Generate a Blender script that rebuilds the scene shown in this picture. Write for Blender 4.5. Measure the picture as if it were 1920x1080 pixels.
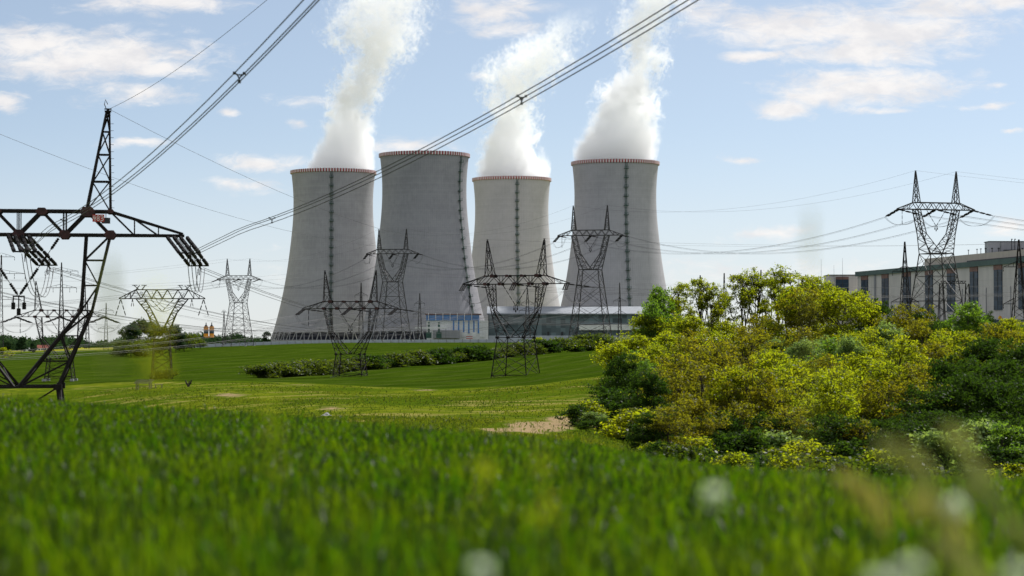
import bpy, math
import numpy as np
from mathutils import Vector, Matrix

for o in list(bpy.data.objects):
    bpy.data.objects.remove(o)
SC = bpy.context.scene
COL = SC.collection
R = math.radians
rng = np.random.default_rng(7)

# ------------------------------------------------------------------ camera
F = 4267.0
PITCH = math.atan(100.0 / F)
EYE = Vector((0, 0, 0))
cd = bpy.data.cameras.new('camera')
cd.sensor_width = 36.0
cd.lens = 36.0 * F / 1920.0
cd.clip_start = 0.2
cd.clip_end = 40000
cd.dof.use_dof = True
cd.dof.focus_distance = 700
cd.dof.aperture_fstop = 1.3
cam = bpy.data.objects.new('camera', cd)
COL.objects.link(cam)
cam.location = EYE
cam.rotation_euler = (R(90) + PITCH, 0, 0)
SC.camera = cam


def at(px, py, D):
    """world point seen at pixel (px, py) of the 1920 x 1080 photograph, D metres ahead"""
    a = (px - 960.0) / F
    b = -(py - 540.0) / F
    cp, sp = math.cos(PITCH), math.sin(PITCH)
    d = Vector((a, cp - b * sp, sp + b * cp))
    return d * (D / d.y)


# ------------------------------------------------------------------ sky, sun, exposure
SUN_AZ, SUN_EL = R(36), R(52)
SC.view_settings.view_transform = 'Standard'
SC.view_settings.look = 'None'
SC.view_settings.gamma = 1.0
SC.view_settings.exposure = 0.28
SKY_STRENGTH = 0.105
SUN_STRENGTH = 4.4

sl = bpy.data.lights.new('sun', 'SUN')
sl.energy = SUN_STRENGTH
sl.angle = R(0.53)
sl.color = (1.0, 0.975, 0.945)
so = bpy.data.objects.new('sun', sl)
COL.objects.link(so)
sdir = Vector((math.sin(SUN_AZ) * math.cos(SUN_EL), math.cos(SUN_AZ) * math.cos(SUN_EL), math.sin(SUN_EL)))
so.rotation_euler = (-sdir).to_track_quat('-Z', 'Y').to_euler()
so.location = (0, 0, 300)


class NT:
    """small helper to write node trees"""
    def __init__(self, tree):
        self.t = tree
        self.n = tree.nodes
        self.l = tree.links

    def put(self, inp, v):
        if hasattr(v, 'is_output'):
            self.l.new(v, inp)
        elif v is not None:
            if isinstance(v, (tuple, list)) and len(v) == 3 and inp.type == 'RGBA':
                v = (*v, 1)
            inp.default_value = v

    def math(self, op, a, b=None, c=None, clamp=False):
        m = self.n.new('ShaderNodeMath')
        m.operation = op
        m.use_clamp = clamp
        self.put(m.inputs[0], a)
        self.put(m.inputs[1], b)
        self.put(m.inputs[2], c)
        return m.outputs[0]

    def vec(self, op, a, b=None, scale=None):
        m = self.n.new('ShaderNodeVectorMath')
        m.operation = op
        self.put(m.inputs[0], a)
        self.put(m.inputs[1], b)
        if scale is not None:
            self.put(m.inputs['Scale'], scale)
        return m.outputs['Value'] if op in ('LENGTH', 'DOT_PRODUCT', 'DISTANCE') else m.outputs[0]

    def sep(self, v):
        s = self.n.new('ShaderNodeSeparateXYZ')
        self.put(s.inputs[0], v)
        return s.outputs

    def comb(self, x, y, z):
        s = self.n.new('ShaderNodeCombineXYZ')
        self.put(s.inputs[0], x)
        self.put(s.inputs[1], y)
        self.put(s.inputs[2], z)
        return s.outputs[0]

    def noise(self, v, scale, detail=4, rough=0.55, dist=0.0, out='Fac'):
        s = self.n.new('ShaderNodeTexNoise')
        self.put(s.inputs['Vector'], v)
        self.put(s.inputs['Scale'], scale)
        s.inputs['Detail'].default_value = detail
        s.inputs['Roughness'].default_value = rough
        s.inputs['Distortion'].default_value = dist
        return s.outputs[out]

    def rng(self, v, a, b, c=0.0, d=1.0, smooth=True):
        m = self.n.new('ShaderNodeMapRange')
        m.interpolation_type = 'SMOOTHSTEP' if smooth else 'LINEAR'
        m.clamp = True
        for i, x in enumerate((v, a, b, c, d)):
            self.put(m.inputs[i], x)
        return m.outputs[0]

    def mix(self, f, a, b, mode='MIX'):
        m = self.n.new('ShaderNodeMix')
        m.data_type = 'RGBA'
        m.blend_type = mode
        m.clamp_factor = True
        self.put(m.inputs[0], f)
        self.put(m.inputs[6], a)
        self.put(m.inputs[7], b)
        return m.outputs[2]

    def curve(self, v, pts):
        c = self.n.new('ShaderNodeFloatCurve')
        cu = c.mapping.curves[0]
        while len(cu.points) > 2:
            cu.points.remove(cu.points[1])
        cu.points[0].location = pts[0]
        cu.points[1].location = pts[-1]
        for p in pts[1:-1]:
            cu.points.new(*p)
        for p in cu.points:
            p.handle_type = 'AUTO_CLAMPED'
        c.mapping.update()
        self.put(c.inputs['Value'], v)
        return c.outputs[0]

    def bump(self, h, strength=0.3, dist=0.1):
        b = self.n.new('ShaderNodeBump')
        b.inputs['Strength'].default_value = strength
        b.inputs['Distance'].default_value = dist
        self.put(b.inputs['Height'], h)
        return b.outputs[0]


CLOUDS = [  # centre px, centre py, half width, half height, weight
    (170, 108, 235, 48, 1.0), (60, 78, 110, 34, .9), (300, 130, 100, 26, .9), (12, 190, 40, 18, 1.0), (250, 180, 95, 20, .6),
    (300, 6, 150, 22, .9), (330, 96, 26, 10, .7), (930, 18, 105, 22, .9), (940, 54, 78, 12, .7), (1480, 45, 190, 42, .85),
    (1660, 58, 215, 42, 1.0), (1420, 98, 60, 14, 1.0), (1620, 96, 190, 26, 1.0), (1770, 18, 140, 30, .8), (1640, 158, 190, 30, 1.05),
    (1490, 200, 70, 20, 1.0), (1560, 178, 110, 26, .9), (1880, 6, 90, 18, .8), (480, 304, 85, 14, .75), (250, 264, 65, 10, .8), (570, 192, 60, 12, .5),
    (450, 346, 65, 12, .6), (770, 268, 90, 16, .7), (1440, 440, 75, 13, .65), (1370, 294, 40, 6, .5), (1890, 420, 60, 16, .7),
    (565, 232, 20, 7, .6), (1868, 162, 22, 6, .55), (1850, 194, 40, 6, .45), (1650, 204, 60, 7, .5), (1905, 245, 20, 5, .7),
    (1330, 25, 70, 40, .6), (840, 500, 260, 26, .25), (1400, 520, 300, 26, .3), (420, 205, 20, 8, .7), (900, 140, 25, 7, .5)]


def make_world():
    w = bpy.data.worlds.new('World')
    SC.world = w
    w.use_nodes = True
    t = NT(w.node_tree)
    t.n.clear()
    geo = t.n.new('ShaderNodeTexCoord').outputs['Generated']
    x, y, z = t.sep(geo)[:3]
    sky = t.n.new('ShaderNodeTexSky')
    sky.sky_type = 'NISHITA'
    sky.sun_disc = False
    sky.sun_elevation = SUN_EL
    sky.sun_rotation = SUN_AZ
    sky.altitude = 400
    sky.air_density = 1.0
    sky.dust_density = 1.3
    sky.ozone_density = 1.0
    # look a little higher into the sky model so that the blue starts lower down
    zz = t.math('ADD', t.math('MULTIPLY', t.math('MAXIMUM', z, 0.0), 1.75), 0.035)
    t.put(sky.inputs[0], t.vec('NORMALIZE', t.comb(x, y, zz)))
    hs = t.n.new('ShaderNodeHueSaturation')
    hs.inputs['Saturation'].default_value = 0.76
    t.put(hs.inputs['Color'], sky.outputs[0])
    col = t.vec('MULTIPLY', hs.outputs[0], (0.885, 0.925, 0.93))
    col = t.mix(t.rng(z, 0.10, -0.01, 0.0, 0.72), col, (6.3, 6.4, 6.55))
    yy = t.math('MAXIMUM', y, 0.05)
    u = t.math('DIVIDE', x, yy)
    v = t.math('DIVIDE', z, yy)
    uv = t.comb(u, v, 0.0)
    st = t.vec('MULTIPLY', uv, (1.0, 2.0, 1.0))
    wob = t.noise(st, 22.0, 5, 0.6, 0.0, 'Color')
    wob = t.vec('SCALE', t.vec('SUBTRACT', wob, (0.5, 0.5, 0.5)), scale=0.030)
    uvw = t.vec('ADD', uv, t.vec('MULTIPLY', wob, (1.0, 0.45, 0.0)))
    field = None
    for cx, cy, rx, ry, wt in CLOUDS:
        c = ((cx - 960) / F, (640 - cy) / F, 0)
        s = (F / (rx * 1.12), F / (ry * 1.25), 0)
        q = t.vec('LENGTH', t.vec('MULTIPLY', t.vec('SUBTRACT', uvw, c), s))
        q = t.math('MULTIPLY', t.math('SUBTRACT', 1.0, q), wt)
        field = q if field is None else t.math('MAXIMUM', field, q)
    det = t.noise(t.vec('MULTIPLY', uv, (1.0, 2.6, 1.0)), 62.0, 9, 0.66, 0.5)
    f2 = t.math('ADD', field, t.math('MULTIPLY', t.math('SUBTRACT', det, 0.5), 1.7))
    mask = t.rng(f2, -0.12, 0.80)
    mask = t.math('MULTIPLY', mask, t.rng(y, 0.1, 0.3))
    shade = t.noise(st, 40.0, 5, 0.6)
    ccol = t.mix(t.rng(shade, 0.35, 0.62), (6.6, 6.45, 6.5), (7.9, 7.6, 7.35))
    col = t.mix(t.math('MULTIPLY', mask, 0.90), col, ccol)
    # evenly bright broken cloud, added out of view to lift the fill on shaded sides
    zc = t.math('ADD', t.math('MAXIMUM', z, 0.0), 0.18)
    dome = t.comb(t.math('DIVIDE', x, zc), t.math('DIVIDE', y, zc), 0.0)
    dn = t.noise(dome, 1.3, 6, 0.58)
    out_ = t.rng(t.math('MAXIMUM', t.math('ABSOLUTE', u), t.math('MULTIPLY', v, 1.2)), 0.30, 0.42)
    back = t.rng(y, 0.15, 0.05)
    dmask = t.math('MULTIPLY', t.rng(dn, 0.44, 0.60), t.math('MAXIMUM', out_, back))
    dmask = t.math('MULTIPLY', dmask, t.rng(z, 0.0, 0.06))
    col = t.mix(t.math('MULTIPLY', dmask, 0.9), col, (9.0, 8.8, 8.6))
    bg = t.n.new('ShaderNodeBackground')
    t.put(bg.inputs[0], col)
    bg.inputs[1].default_value = SKY_STRENGTH
    out = t.n.new('ShaderNodeOutputWorld')
    t.l.new(bg.outputs[0], out.inputs[0])


make_world()

# ------------------------------------------------------------------ render settings
SC.render.engine = 'CYCLES'
cy = SC.cycles
cy.use_denoising = True
cy.max_bounces = 42
cy.diffuse_bounces = 3
cy.glossy_bounces = 2
cy.transmission_bounces = 5
cy.volume_bounces = 40
cy.transparent_max_bounces = 8
cy.volume_step_rate = 0.2
cy.volume_max_steps = 256
cy.sample_clamp_indirect = 6.0
SC.render.film_transparent = False


# ------------------------------------------------------------------ mesh helpers
class MB:
    def __init__(self):
        self.v, self.f, self.m = [], [], []

    def add(self, verts, faces, mat=0):
        b = len(self.v)
        self.v.extend([tuple(p) for p in verts])
        self.f.extend([tuple(i + b for i in q) for q in faces])
        self.m.extend([mat] * len(faces))

    def bar(self, p, q, w, w2=None, mat=0):
        p, q = Vector(p), Vector(q)
        d = q - p
        if d.length < 1e-6:
            return
        d.normalize()
        s = d.cross(Vector((0, 0, 1)))
        if s.length < 1e-3:
            s = Vector((1, 0, 0))
        s.normalize()
        t = s.cross(d)
        a = w * 0.5
        b = (w if w2 is None else w2) * 0.5
        V = []
        for c, h in ((p, a), (q, b)):
            V += [c + s * h + t * h, c - s * h + t * h, c - s * h - t * h, c + s * h - t * h]
        self.add(V, [(0, 1, 5, 4), (1, 2, 6, 5), (2, 3, 7, 6), (3, 0, 4, 7), (3, 2, 1, 0), (4, 5, 6, 7)], mat)

    def box(self, c, s, rz=0.0, mat=0):
        c = Vector(c)
        x, y, z = s[0] / 2, s[1] / 2, s[2] / 2
        m = Matrix.Rotation(rz, 3, 'Z')
        V = [c + m @ Vector((i * x, j * y, k * z)) for k in (-1, 1) for i, j in ((-1, -1), (1, -1), (1, 1), (-1, 1))]
        self.add(V, [(3, 2, 1, 0), (4, 5, 6, 7), (0, 1, 5, 4), (1, 2, 6, 5), (2, 3, 7, 6), (3, 0, 4, 7)], mat)

    def tube(self, pts, r, n=5, mat=0, cap=True):
        pts = [Vector(p) for p in pts]
        if not hasattr(r, '__len__'):
            r = [r] * len(pts)
        V = []
        for i, p in enumerate(pts):
            d = pts[min(i + 1, len(pts) - 1)] - pts[max(i - 1, 0)]
            d.normalize()
            ref = Vector((0, 0, 1)) if abs(d.z) < 0.9 else Vector((1, 0, 0))
            s = d.cross(ref).normalized()
            t = s.cross(d)
            for k in range(n):
                a = 2 * math.pi * k / n
                V.append(p + s * (math.cos(a) * r[i]) + t * (math.sin(a) * r[i]))
        Q = []
        for i in range(len(pts) - 1):
            for k in range(n):
                k2 = (k + 1) % n
                Q.append((i * n + k, i * n + k2, (i + 1) * n + k2, (i + 1) * n + k))
        if cap:
            Q.append(tuple(range(n - 1, -1, -1)))
            Q.append(tuple(range((len(pts) - 1) * n, len(pts) * n)))
        self.add(V, Q, mat)

    def lathe(self, prof, n=32, c=(0, 0, 0), mat=0):
        V = [(c[0] + r * math.cos(2 * math.pi * k / n), c[1] + r * math.sin(2 * math.pi * k / n), c[2] + z) for r, z in prof for k in range(n)]
        Q = []
        for i in range(len(prof) - 1):
            for k in range(n):
                k2 = (k + 1) % n
                Q.append((i * n + k, i * n + k2, (i + 1) * n + k2, (i + 1) * n + k))
        self.add(V, Q, mat)

    def mesh(self, name, mats, smooth=False):
        me = bpy.data.meshes.new(name)
        me.from_pydata(self.v, [], self.f)
        for m in (mats if isinstance(mats, (list, tuple)) else [mats]):
            me.materials.append(m)
        if isinstance(mats, (list, tuple)) and len(mats) > 1:
            me.polygons.foreach_set('material_index', self.m)
        if smooth:
            me.polygons.foreach_set('use_smooth', [True] * len(me.polygons))
        me.update()
        return me

    def build(self, name, mats, parent=None, loc=None, smooth=False):
        o = bpy.data.objects.new(name, self.mesh(name, mats, smooth))
        COL.objects.link(o)
        if parent is not None:
            o.parent = parent
        if loc is not None:
            o.location = loc
        return o


def tag(o, label=None, cat=None, group=None, kind=None):
    for k, v in (('label', label), ('category', cat), ('group', group), ('kind', kind)):
        if v:
            o[k] = v
    return o


def thing(name, label, cat, loc=(0, 0, 0), rz=0.0, group=None):
    o = bpy.data.objects.new(name, None)
    COL.objects.link(o)
    o.empty_display_size = 0.1
    o.location = loc
    o.rotation_euler = (0, 0, rz)
    return tag(o, label, cat, group)


def copy_tree(o, parent=None):
    c = o.copy()
    COL.objects.link(c)
    if parent is not None:
        c.parent = parent
    for ch in list(o.children):
        copy_tree(ch, c)
    return c


def grid_mesh(name, V, Fc, mats, smooth=True):
    """fast mesh from numpy arrays of equal-size faces"""
    me = bpy.data.meshes.new(name)
    V = np.asarray(V, dtype=np.float32)
    Fc = np.asarray(Fc, dtype=np.int32)
    k = Fc.shape[1]
    me.vertices.add(len(V))
    me.vertices.foreach_set('co', V.ravel())
    me.loops.add(Fc.size)
    me.loops.foreach_set('vertex_index', Fc.ravel())
    me.polygons.add(len(Fc))
    me.polygons.foreach_set('loop_start', np.arange(0, Fc.size, k, dtype=np.int32))
    me.polygons.foreach_set('loop_total', np.full(len(Fc), k, dtype=np.int32))
    if smooth:
        me.polygons.foreach_set('use_smooth', np.ones(len(Fc), dtype=bool))
    for m in (mats if isinstance(mats, (list, tuple)) else [mats]):
        me.materials.append(m)
    me.update(calc_edges=True)
    return me


# ------------------------------------------------------------------ materials
def new_mat(name):
    m = bpy.data.materials.new(name)
    m.use_nodes = True
    t = NT(m.node_tree)
    b = t.n['Principled BSDF']
    return m, t, b


def plain(name, col, rough=0.7, metal=0.0, var=0.25, scale=1.5, bump=0.0, spec=0.4):
    m, t, b = new_mat(name)
    tc = t.n.new('ShaderNodeTexCoord').outputs['Object']
    n = t.noise(tc, scale, 5, 0.6)
    dark = tuple(c * (1 - var) for c in col)
    lite = tuple(min(1, c * (1 + var)) for c in col)
    t.put(b.inputs['Base Color'], t.mix(t.rng(n, 0.3, 0.7), dark, lite))
    b.inputs['Roughness'].default_value = rough
    b.inputs['Metallic'].default_value = metal
    b.inputs['Specular IOR Level'].default_value = spec
    if bump:
        t.put(b.inputs['Normal'], t.bump(n, bump, 0.1))
    return m


def leaf_mat(name, dif, trans, amount=0.5, hue=0.35, gloss=0.05, alt=None, scale=0.35, fine_scale=2.3):
    m = bpy.data.materials.new(name)
    m.use_nodes = True
    t = NT(m.node_tree)
    t.n.clear()
    tc = t.n.new('ShaderNodeTexCoord').outputs['Object']
    info = t.n.new('ShaderNodeObjectInfo').outputs['Random']
    n = t.noise(t.vec('ADD', tc, t.comb(t.math('MULTIPLY', info, 31.0), 0.0, 0.0)), scale, 3, 0.6)
    fine = t.noise(tc, fine_scale, 2, 0.6)
    fac = t.rng(t.math('ADD', t.math('MULTIPLY', n, 0.6), t.math('MULTIPLY', fine, 0.4)), 0.36, 0.64)
    alt = alt or (dif[0] * (1 - hue), dif[1] * (1 - hue * 0.6), dif[2])
    d = t.mix(fac, alt, dif)
    d = t.mix(t.math('MULTIPLY', info, 0.35), d, tuple(c * 0.6 for c in dif))
    tr = t.mix(fac, tuple(a * trans[i] / max(dif[i], 1e-4) for i, a in enumerate(alt)), trans)
    df = t.n.new('ShaderNodeBsdfDiffuse')
    t.put(df.inputs[0], d)
    tl = t.n.new('ShaderNodeBsdfTranslucent')
    t.put(tl.inputs[0], tr)
    mx = t.n.new('ShaderNodeMixShader')
    mx.inputs[0].default_value = amount
    t.l.new(df.outputs[0], mx.inputs[1])
    t.l.new(tl.outputs[0], mx.inputs[2])
    gl = t.n.new('ShaderNodeBsdfGlossy')
    gl.inputs['Roughness'].default_value = 0.42
    m2 = t.n.new('ShaderNodeMixShader')
    m2.inputs[0].default_value = gloss
    t.l.new(mx.outputs[0], m2.inputs[1])
    t.l.new(gl.outputs[0], m2.inputs[2])
    out = t.n.new('ShaderNodeOutputMaterial')
    t.l.new(m2.outputs[0], out.inputs[0])
    return m


def concrete_mat(name, col, dark):
    """board-marked tower concrete: vertical streaks, lift joints, fine ribs"""
    m, t, b = new_mat(name)
    tc = t.n.new('ShaderNodeTexCoord').outputs['Object']
    x, y, z = t.sep(tc)[:3]
    ang = t.math('ARCTAN2', y, x)
    a1 = t.math('MULTIPLY', ang, 34.0)
    sv = t.comb(a1, t.math('MULTIPLY', z, 0.035), 0.0)
    streak = t.noise(sv, 2.6, 6, 0.7)
    ts = t.n.new('ShaderNodeObjectInfo').outputs['Random']
    stain = t.noise(t.comb(t.math('ADD', t.math('MULTIPLY', ang, 11.0), t.math('MULTIPLY', ts, 40.0)), t.math('MULTIPLY', z, 0.012), 0.0), 2.0, 7, 0.75)
    blotch = t.noise(tc, 0.045, 6, 0.65)
    mott = t.noise(tc, 0.3, 5, 0.65)
    zf = t.math('FRACT', t.math('MULTIPLY', z, 1 / 1.5))
    joint = t.rng(t.math('ABSOLUTE', t.math('SUBTRACT', zf, 0.5)), 0.40, 0.5)
    lift = t.noise(t.comb(0.0, 0.0, t.math('FLOOR', t.math('MULTIPLY', z, 1 / 1.5))), 7.3, 0, 0.5)
    af = t.math('FRACT', t.math('MULTIPLY', ang, 136 / (2 * math.pi)))
    rib = t.rng(t.math('ABSOLUTE', t.math('SUBTRACT', af, 0.5)), 0.36, 0.5)
    s = t.math('ADD', t.math('MULTIPLY', streak, 0.5), t.math('MULTIPLY', blotch, 0.55))
    s = t.math('ADD', s, t.math('MULTIPLY', mott, 0.25))
    s = t.math('ADD', s, t.math('MULTIPLY', lift, 0.22))
    stm = t.math('MULTIPLY', t.rng(stain, 0.56, 0.75), 0.5)
    c = t.mix(t.rng(s, 0.50, 0.95), dark, col)
    c = t.mix(stm, c, tuple(k * 0.62 for k in dark))
    c = t.mix(t.math('MULTIPLY', joint, 0.13), c, tuple(k * 0.5 for k in dark))
    c = t.mix(t.math('MULTIPLY', rib, 0.10), c, tuple(k * 0.5 for k in dark))
    t.put(b.inputs['Base Color'], c)
    b.inputs['Roughness'].default_value = 0.92
    b.inputs['Specular IOR Level'].default_value = 0.2
    h = t.math('ADD', t.math('MULTIPLY', rib, 1.0), t.math('MULTIPLY', mott, 0.4))
    t.put(b.inputs['Normal'], t.bump(h, 0.35, 0.25))
    return m


def band_mat():
    m, t, b = new_mat('striped_rim')
    tc = t.n.new('ShaderNodeTexCoord').outputs['Object']
    x, y, z = t.sep(tc)[:3]
    ang = t.math('ARCTAN2', y, x)
    f = t.math('FRACT', t.math('MULTIPLY', ang, 96 / (2 * math.pi)))
    k = t.math('GREATER_THAN', f, 0.5)
    n = t.noise(tc, 0.6, 4, 0.6)
    red = t.mix(n, (0.22, 0.012, 0.02), (0.33, 0.03, 0.04))
    whi = t.mix(n, (0.55, 0.5, 0.5), (0.75, 0.72, 0.72))
    t.put(b.inputs['Base Color'], t.mix(k, whi, red))
    b.inputs['Roughness'].default_value = 0.7
    return m


def terrain_mat():
    m, t, b = new_mat('ground_cover')
    tc = t.n.new('ShaderNodeTexCoord').outputs['Object']
    at_ = t.n.new('ShaderNodeAttribute')
    at_.attribute_name = 'cover'
    cr, dirt, far = t.sep(at_.outputs['Color'])[:3]
    n1 = t.noise(tc, 0.9, 6, 0.65)
    n2 = t.noise(tc, 0.07, 6, 0.6)
    n3 = t.noise(tc, 0.28, 5, 0.65)
    # crop: even, deep green with faint drill rows
    x, y, z = t.sep(tc)[:3]
    row = t.noise(t.comb(t.math('MULTIPLY', x, 0.012), t.math('MULTIPLY', y, 0.16), 0.0), 1.0, 4, 0.6)
    cf = t.math('ADD', t.math('MULTIPLY', n1, 0.35), t.math('ADD', t.math('MULTIPLY', row, 0.45), t.math('MULTIPLY', n2, 0.3)))
    crop = t.mix(t.rng(cf, 0.44, 0.64), (0.019, 0.038, 0.0022), (0.038, 0.066, 0.004))
    # meadow: yellow green, dry tan patches, dark weeds
    mead = t.mix(t.rng(n3, 0.38, 0.62), (0.052, 0.082, 0.005), (0.140, 0.160, 0.010))
    mead = t.mix(t.rng(n1, 0.52, 0.70), mead, (0.040, 0.068, 0.006))
    mead = t.mix(t.math('MULTIPLY', t.rng(t.noise(tc, 0.021, 5, 0.65), 0.42, 0.58), 0.8), mead, (0.045, 0.080, 0.004))
    mead = t.mix(t.rng(n2, 0.54, 0.66), mead, (0.19, 0.17, 0.045))
    soil = t.mix(n1, (0.16, 0.11, 0.06), (0.36, 0.27, 0.15))
    dm = t.rng(t.math('ADD', dirt, t.math('MULTIPLY', t.math('SUBTRACT', t.math('ADD', t.math('MULTIPLY', n3, 0.6), t.math('MULTIPLY', n1, 0.4)), 0.5), 2.6)), 0.40, 0.70)
    dm = t.math('MULTIPLY', dm, t.rng(dirt, 0.02, 0.15))
    mead = t.mix(dm, mead, soil)
    cm = t.rng(t.math('ADD', cr, t.math('MULTIPLY', t.math('SUBTRACT', n3, 0.5), 0.35)), 0.42, 0.58)
    # wheel tracks of the sprayer every twenty-one metres
    tx = t.math('ADD', t.math('ADD', t.math('MULTIPLY', x, 0.95), t.math('MULTIPLY', y, -0.31)), t.math('MULTIPLY', t.noise(tc, 0.004, 2, 0.5), 40.0))
    tf = t.math('MULTIPLY', t.math('FRACT', t.math('MULTIPLY', tx, 1 / 21.0)), 21.0)
    trk = t.math('MAXIMUM', t.rng(t.math('ABSOLUTE', t.math('SUBTRACT', tf, 9.0)), 0.55, 0.2), t.rng(t.math('ABSOLUTE', t.math('SUBTRACT', tf, 11.2)), 0.55, 0.2))
    trk = t.math('MULTIPLY', trk, t.math('MULTIPLY', t.rng(y, 200.0, 260.0), 0.55))
    crop = t.mix(t.rng(n2, 0.52, 0.66, 0.0, 0.5), crop, (0.055, 0.082, 0.008))
    crop = t.mix(trk, crop, (0.075, 0.085, 0.025))
    c = t.mix(cm, mead, crop)
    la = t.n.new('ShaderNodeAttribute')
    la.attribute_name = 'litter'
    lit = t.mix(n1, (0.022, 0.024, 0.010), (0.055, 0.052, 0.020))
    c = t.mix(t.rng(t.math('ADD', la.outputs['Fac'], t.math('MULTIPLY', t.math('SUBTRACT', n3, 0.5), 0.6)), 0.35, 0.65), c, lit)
    n4 = t.noise(t.comb(t.math('MULTIPLY', x, 0.004), t.math('MULTIPLY', y, 0.0016), 0.0), 1.0, 2, 0.5)
    farc = t.mix(t.rng(n4, 0.45, 0.5), (0.05, 0.085, 0.02), (0.24, 0.23, 0.03))
    c = t.mix(far, c, farc)
    t.put(b.inputs['Base Color'], c)
    b.inputs['Roughness'].default_value = 1.0
    b.inputs['Specular IOR Level'].default_value = 0.0
    t.put(b.inputs['Normal'], t.bump(t.math('ADD', n1, n3), 0.8, 0.5))
    return m


def facade_mat(name, col, step=6.0, dark=0.72):
    m, t, b = new_mat(name)
    tc = t.n.new('ShaderNodeTexCoord').outputs['Object']
    x, y, z = t.sep(tc)[:3]
    fz = t.math('FRACT', t.math('MULTIPLY', z, 1 / step))
    fx = t.math('FRACT', t.math('MULTIPLY', x, 1 / step))
    ln = t.math('MAXIMUM', t.rng(t.math('ABSOLUTE', t.math('SUBTRACT', fz, 0.5)), 0.47, 0.5), t.rng(t.math('ABSOLUTE', t.math('SUBTRACT', fx, 0.5)), 0.47, 0.5))
    n = t.noise(t.comb(t.math('MULTIPLY', x, 0.3), t.math('MULTIPLY', y, 0.3), t.math('MULTIPLY', z, 0.05)), 1.0, 5, 0.6)
    c = t.mix(t.rng(n, 0.3, 0.7), tuple(k * 0.85 for k in col), col)
    c = t.mix(t.math('MULTIPLY', ln, 1 - dark), c, tuple(k * 0.3 for k in col))
    t.put(b.inputs['Base Color'], c)
    b.inputs['Roughness'].default_value = 0.8
    return m


def glass_mat(name, col, step=3.0):
    m, t, b = new_mat(name)
    tc = t.n.new('ShaderNodeTexCoord').outputs['Object']
    x, y, z = t.sep(tc)[:3]
    cell = t.comb(t.math('FLOOR', t.math('MULTIPLY', x, 1 / step)), 0.0, t.math('FLOOR', t.math('MULTIPLY', z, 1 / step)))
    n = t.noise(cell, 0.9, 2, 0.6)
    fz = t.math('FRACT', t.math('MULTIPLY', z, 1 / step))
    ln = t.rng(t.math('ABSOLUTE', t.math('SUBTRACT', fz, 0.5)), 0.45, 0.5)
    c = t.mix(t.rng(n, 0.35, 0.65), tuple(k * 0.6 for k in col), tuple(k * 1.5 for k in col))
    c = t.mix(t.math('MULTIPLY', ln, 0.5), c, (0.12, 0.14, 0.15))
    t.put(b.inputs['Base Color'], c)
    b.inputs['Roughness'].default_value = 0.35
    b.inputs['Specular IOR Level'].default_value = 0.25
    return m


M = {}
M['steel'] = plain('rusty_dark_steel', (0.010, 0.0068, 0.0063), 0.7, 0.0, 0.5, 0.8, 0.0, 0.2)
M['plate'] = plain('rust_red_plate', (0.045, 0.013, 0.012), 0.6, 0.0, 0.5, 2.0)
M['galv'] = plain('weathered_galvanised_steel', (0.040, 0.036, 0.035), 0.6, 0.1, 0.5, 0.5, 0.0, 0.3)
M['galv2'] = plain('grey_galvanised_steel', (0.17, 0.18, 0.18), 0.5, 0.3, 0.3, 0.5)
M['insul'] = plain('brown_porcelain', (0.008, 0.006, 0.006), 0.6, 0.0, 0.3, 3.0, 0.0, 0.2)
M['wire'] = plain('dull_aluminium_cable', (0.045, 0.045, 0.047), 0.6, 0.1, 0.1, 1.0)
M['wire_dark'] = plain('dark_weathered_cable', (0.022, 0.022, 0.024), 0.6, 0.0, 0.1, 1.0)
M['conc_a'] = concrete_mat('tower_concrete_dark', (0.361, 0.356, 0.377), (0.248, 0.245, 0.265))
M['conc_b'] = concrete_mat('tower_concrete_grey', (0.429, 0.421, 0.443), (0.293, 0.289, 0.307))
M['conc_c'] = concrete_mat('tower_concrete_light', (0.507, 0.492, 0.518), (0.400, 0.390, 0.412))
M['conc_d'] = concrete_mat('tower_concrete_mid', (0.458, 0.447, 0.471), (0.341, 0.334, 0.354))
M['rim'] = band_mat()
M['louvre'] = plain('navy_louvre', (0.010, 0.013, 0.03), 0.6, 0.0, 0.3, 0.5)
M['strut'] = plain('pale_concrete_strut', (0.34, 0.34, 0.34), 0.9, 0.0, 0.2, 0.3)
M['ladder'] = plain('green_painted_steel', (0.030, 0.085, 0.062), 0.6, 0.0, 0.35, 0.4)
M['ground'] = terrain_mat()
M['bark'] = plain('tree_bark', (0.045, 0.036, 0.026), 0.95, 0.0, 0.4, 3.0, 0.6)
M['wall'] = facade_mat('pale_concrete_panel', (0.50, 0.54, 0.58), 6.0, 0.75)
M['white'] = plain('white_paint', (0.72, 0.72, 0.70), 0.6, 0.0, 0.12, 0.4)
M['ivory'] = facade_mat('ivory_cladding', (0.78, 0.78, 0.76), 4.0, 0.8)
M['blue'] = plain('blue_cladding', (0.06, 0.20, 0.48), 0.5, 0.0, 0.15, 0.3)
M['glass'] = glass_mat('grey_green_glazing', (0.10, 0.135, 0.145), 3.0)
M['beige'] = facade_mat('beige_cladding', (0.64, 0.60, 0.57), 7.0, 0.8)
M['beige2'] = facade_mat('warm_roof_parapet', (0.50, 0.44, 0.38), 9.0, 0.85)
M['navy'] = glass_mat('dark_blue_glazing', (0.022, 0.042, 0.07), 2.5)
M['roofpale'] = facade_mat('pale_roof_sheet', (0.23, 0.25, 0.275), 5.0, 0.85)
M['brown'] = plain('brown_panel', (0.19, 0.105, 0.085), 0.7, 0.0, 0.2, 0.3)
M['green'] = plain('green_fascia', (0.06, 0.11, 0.10), 0.6, 0.0, 0.15, 0.2)
M['grey'] = facade_mat('grey_cladding', (0.33, 0.33, 0.35), 5.0, 0.8)
M['dark'] = plain('dark_metal', (0.03, 0.032, 0.036), 0.5, 0.2, 0.3, 0.5)
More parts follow.
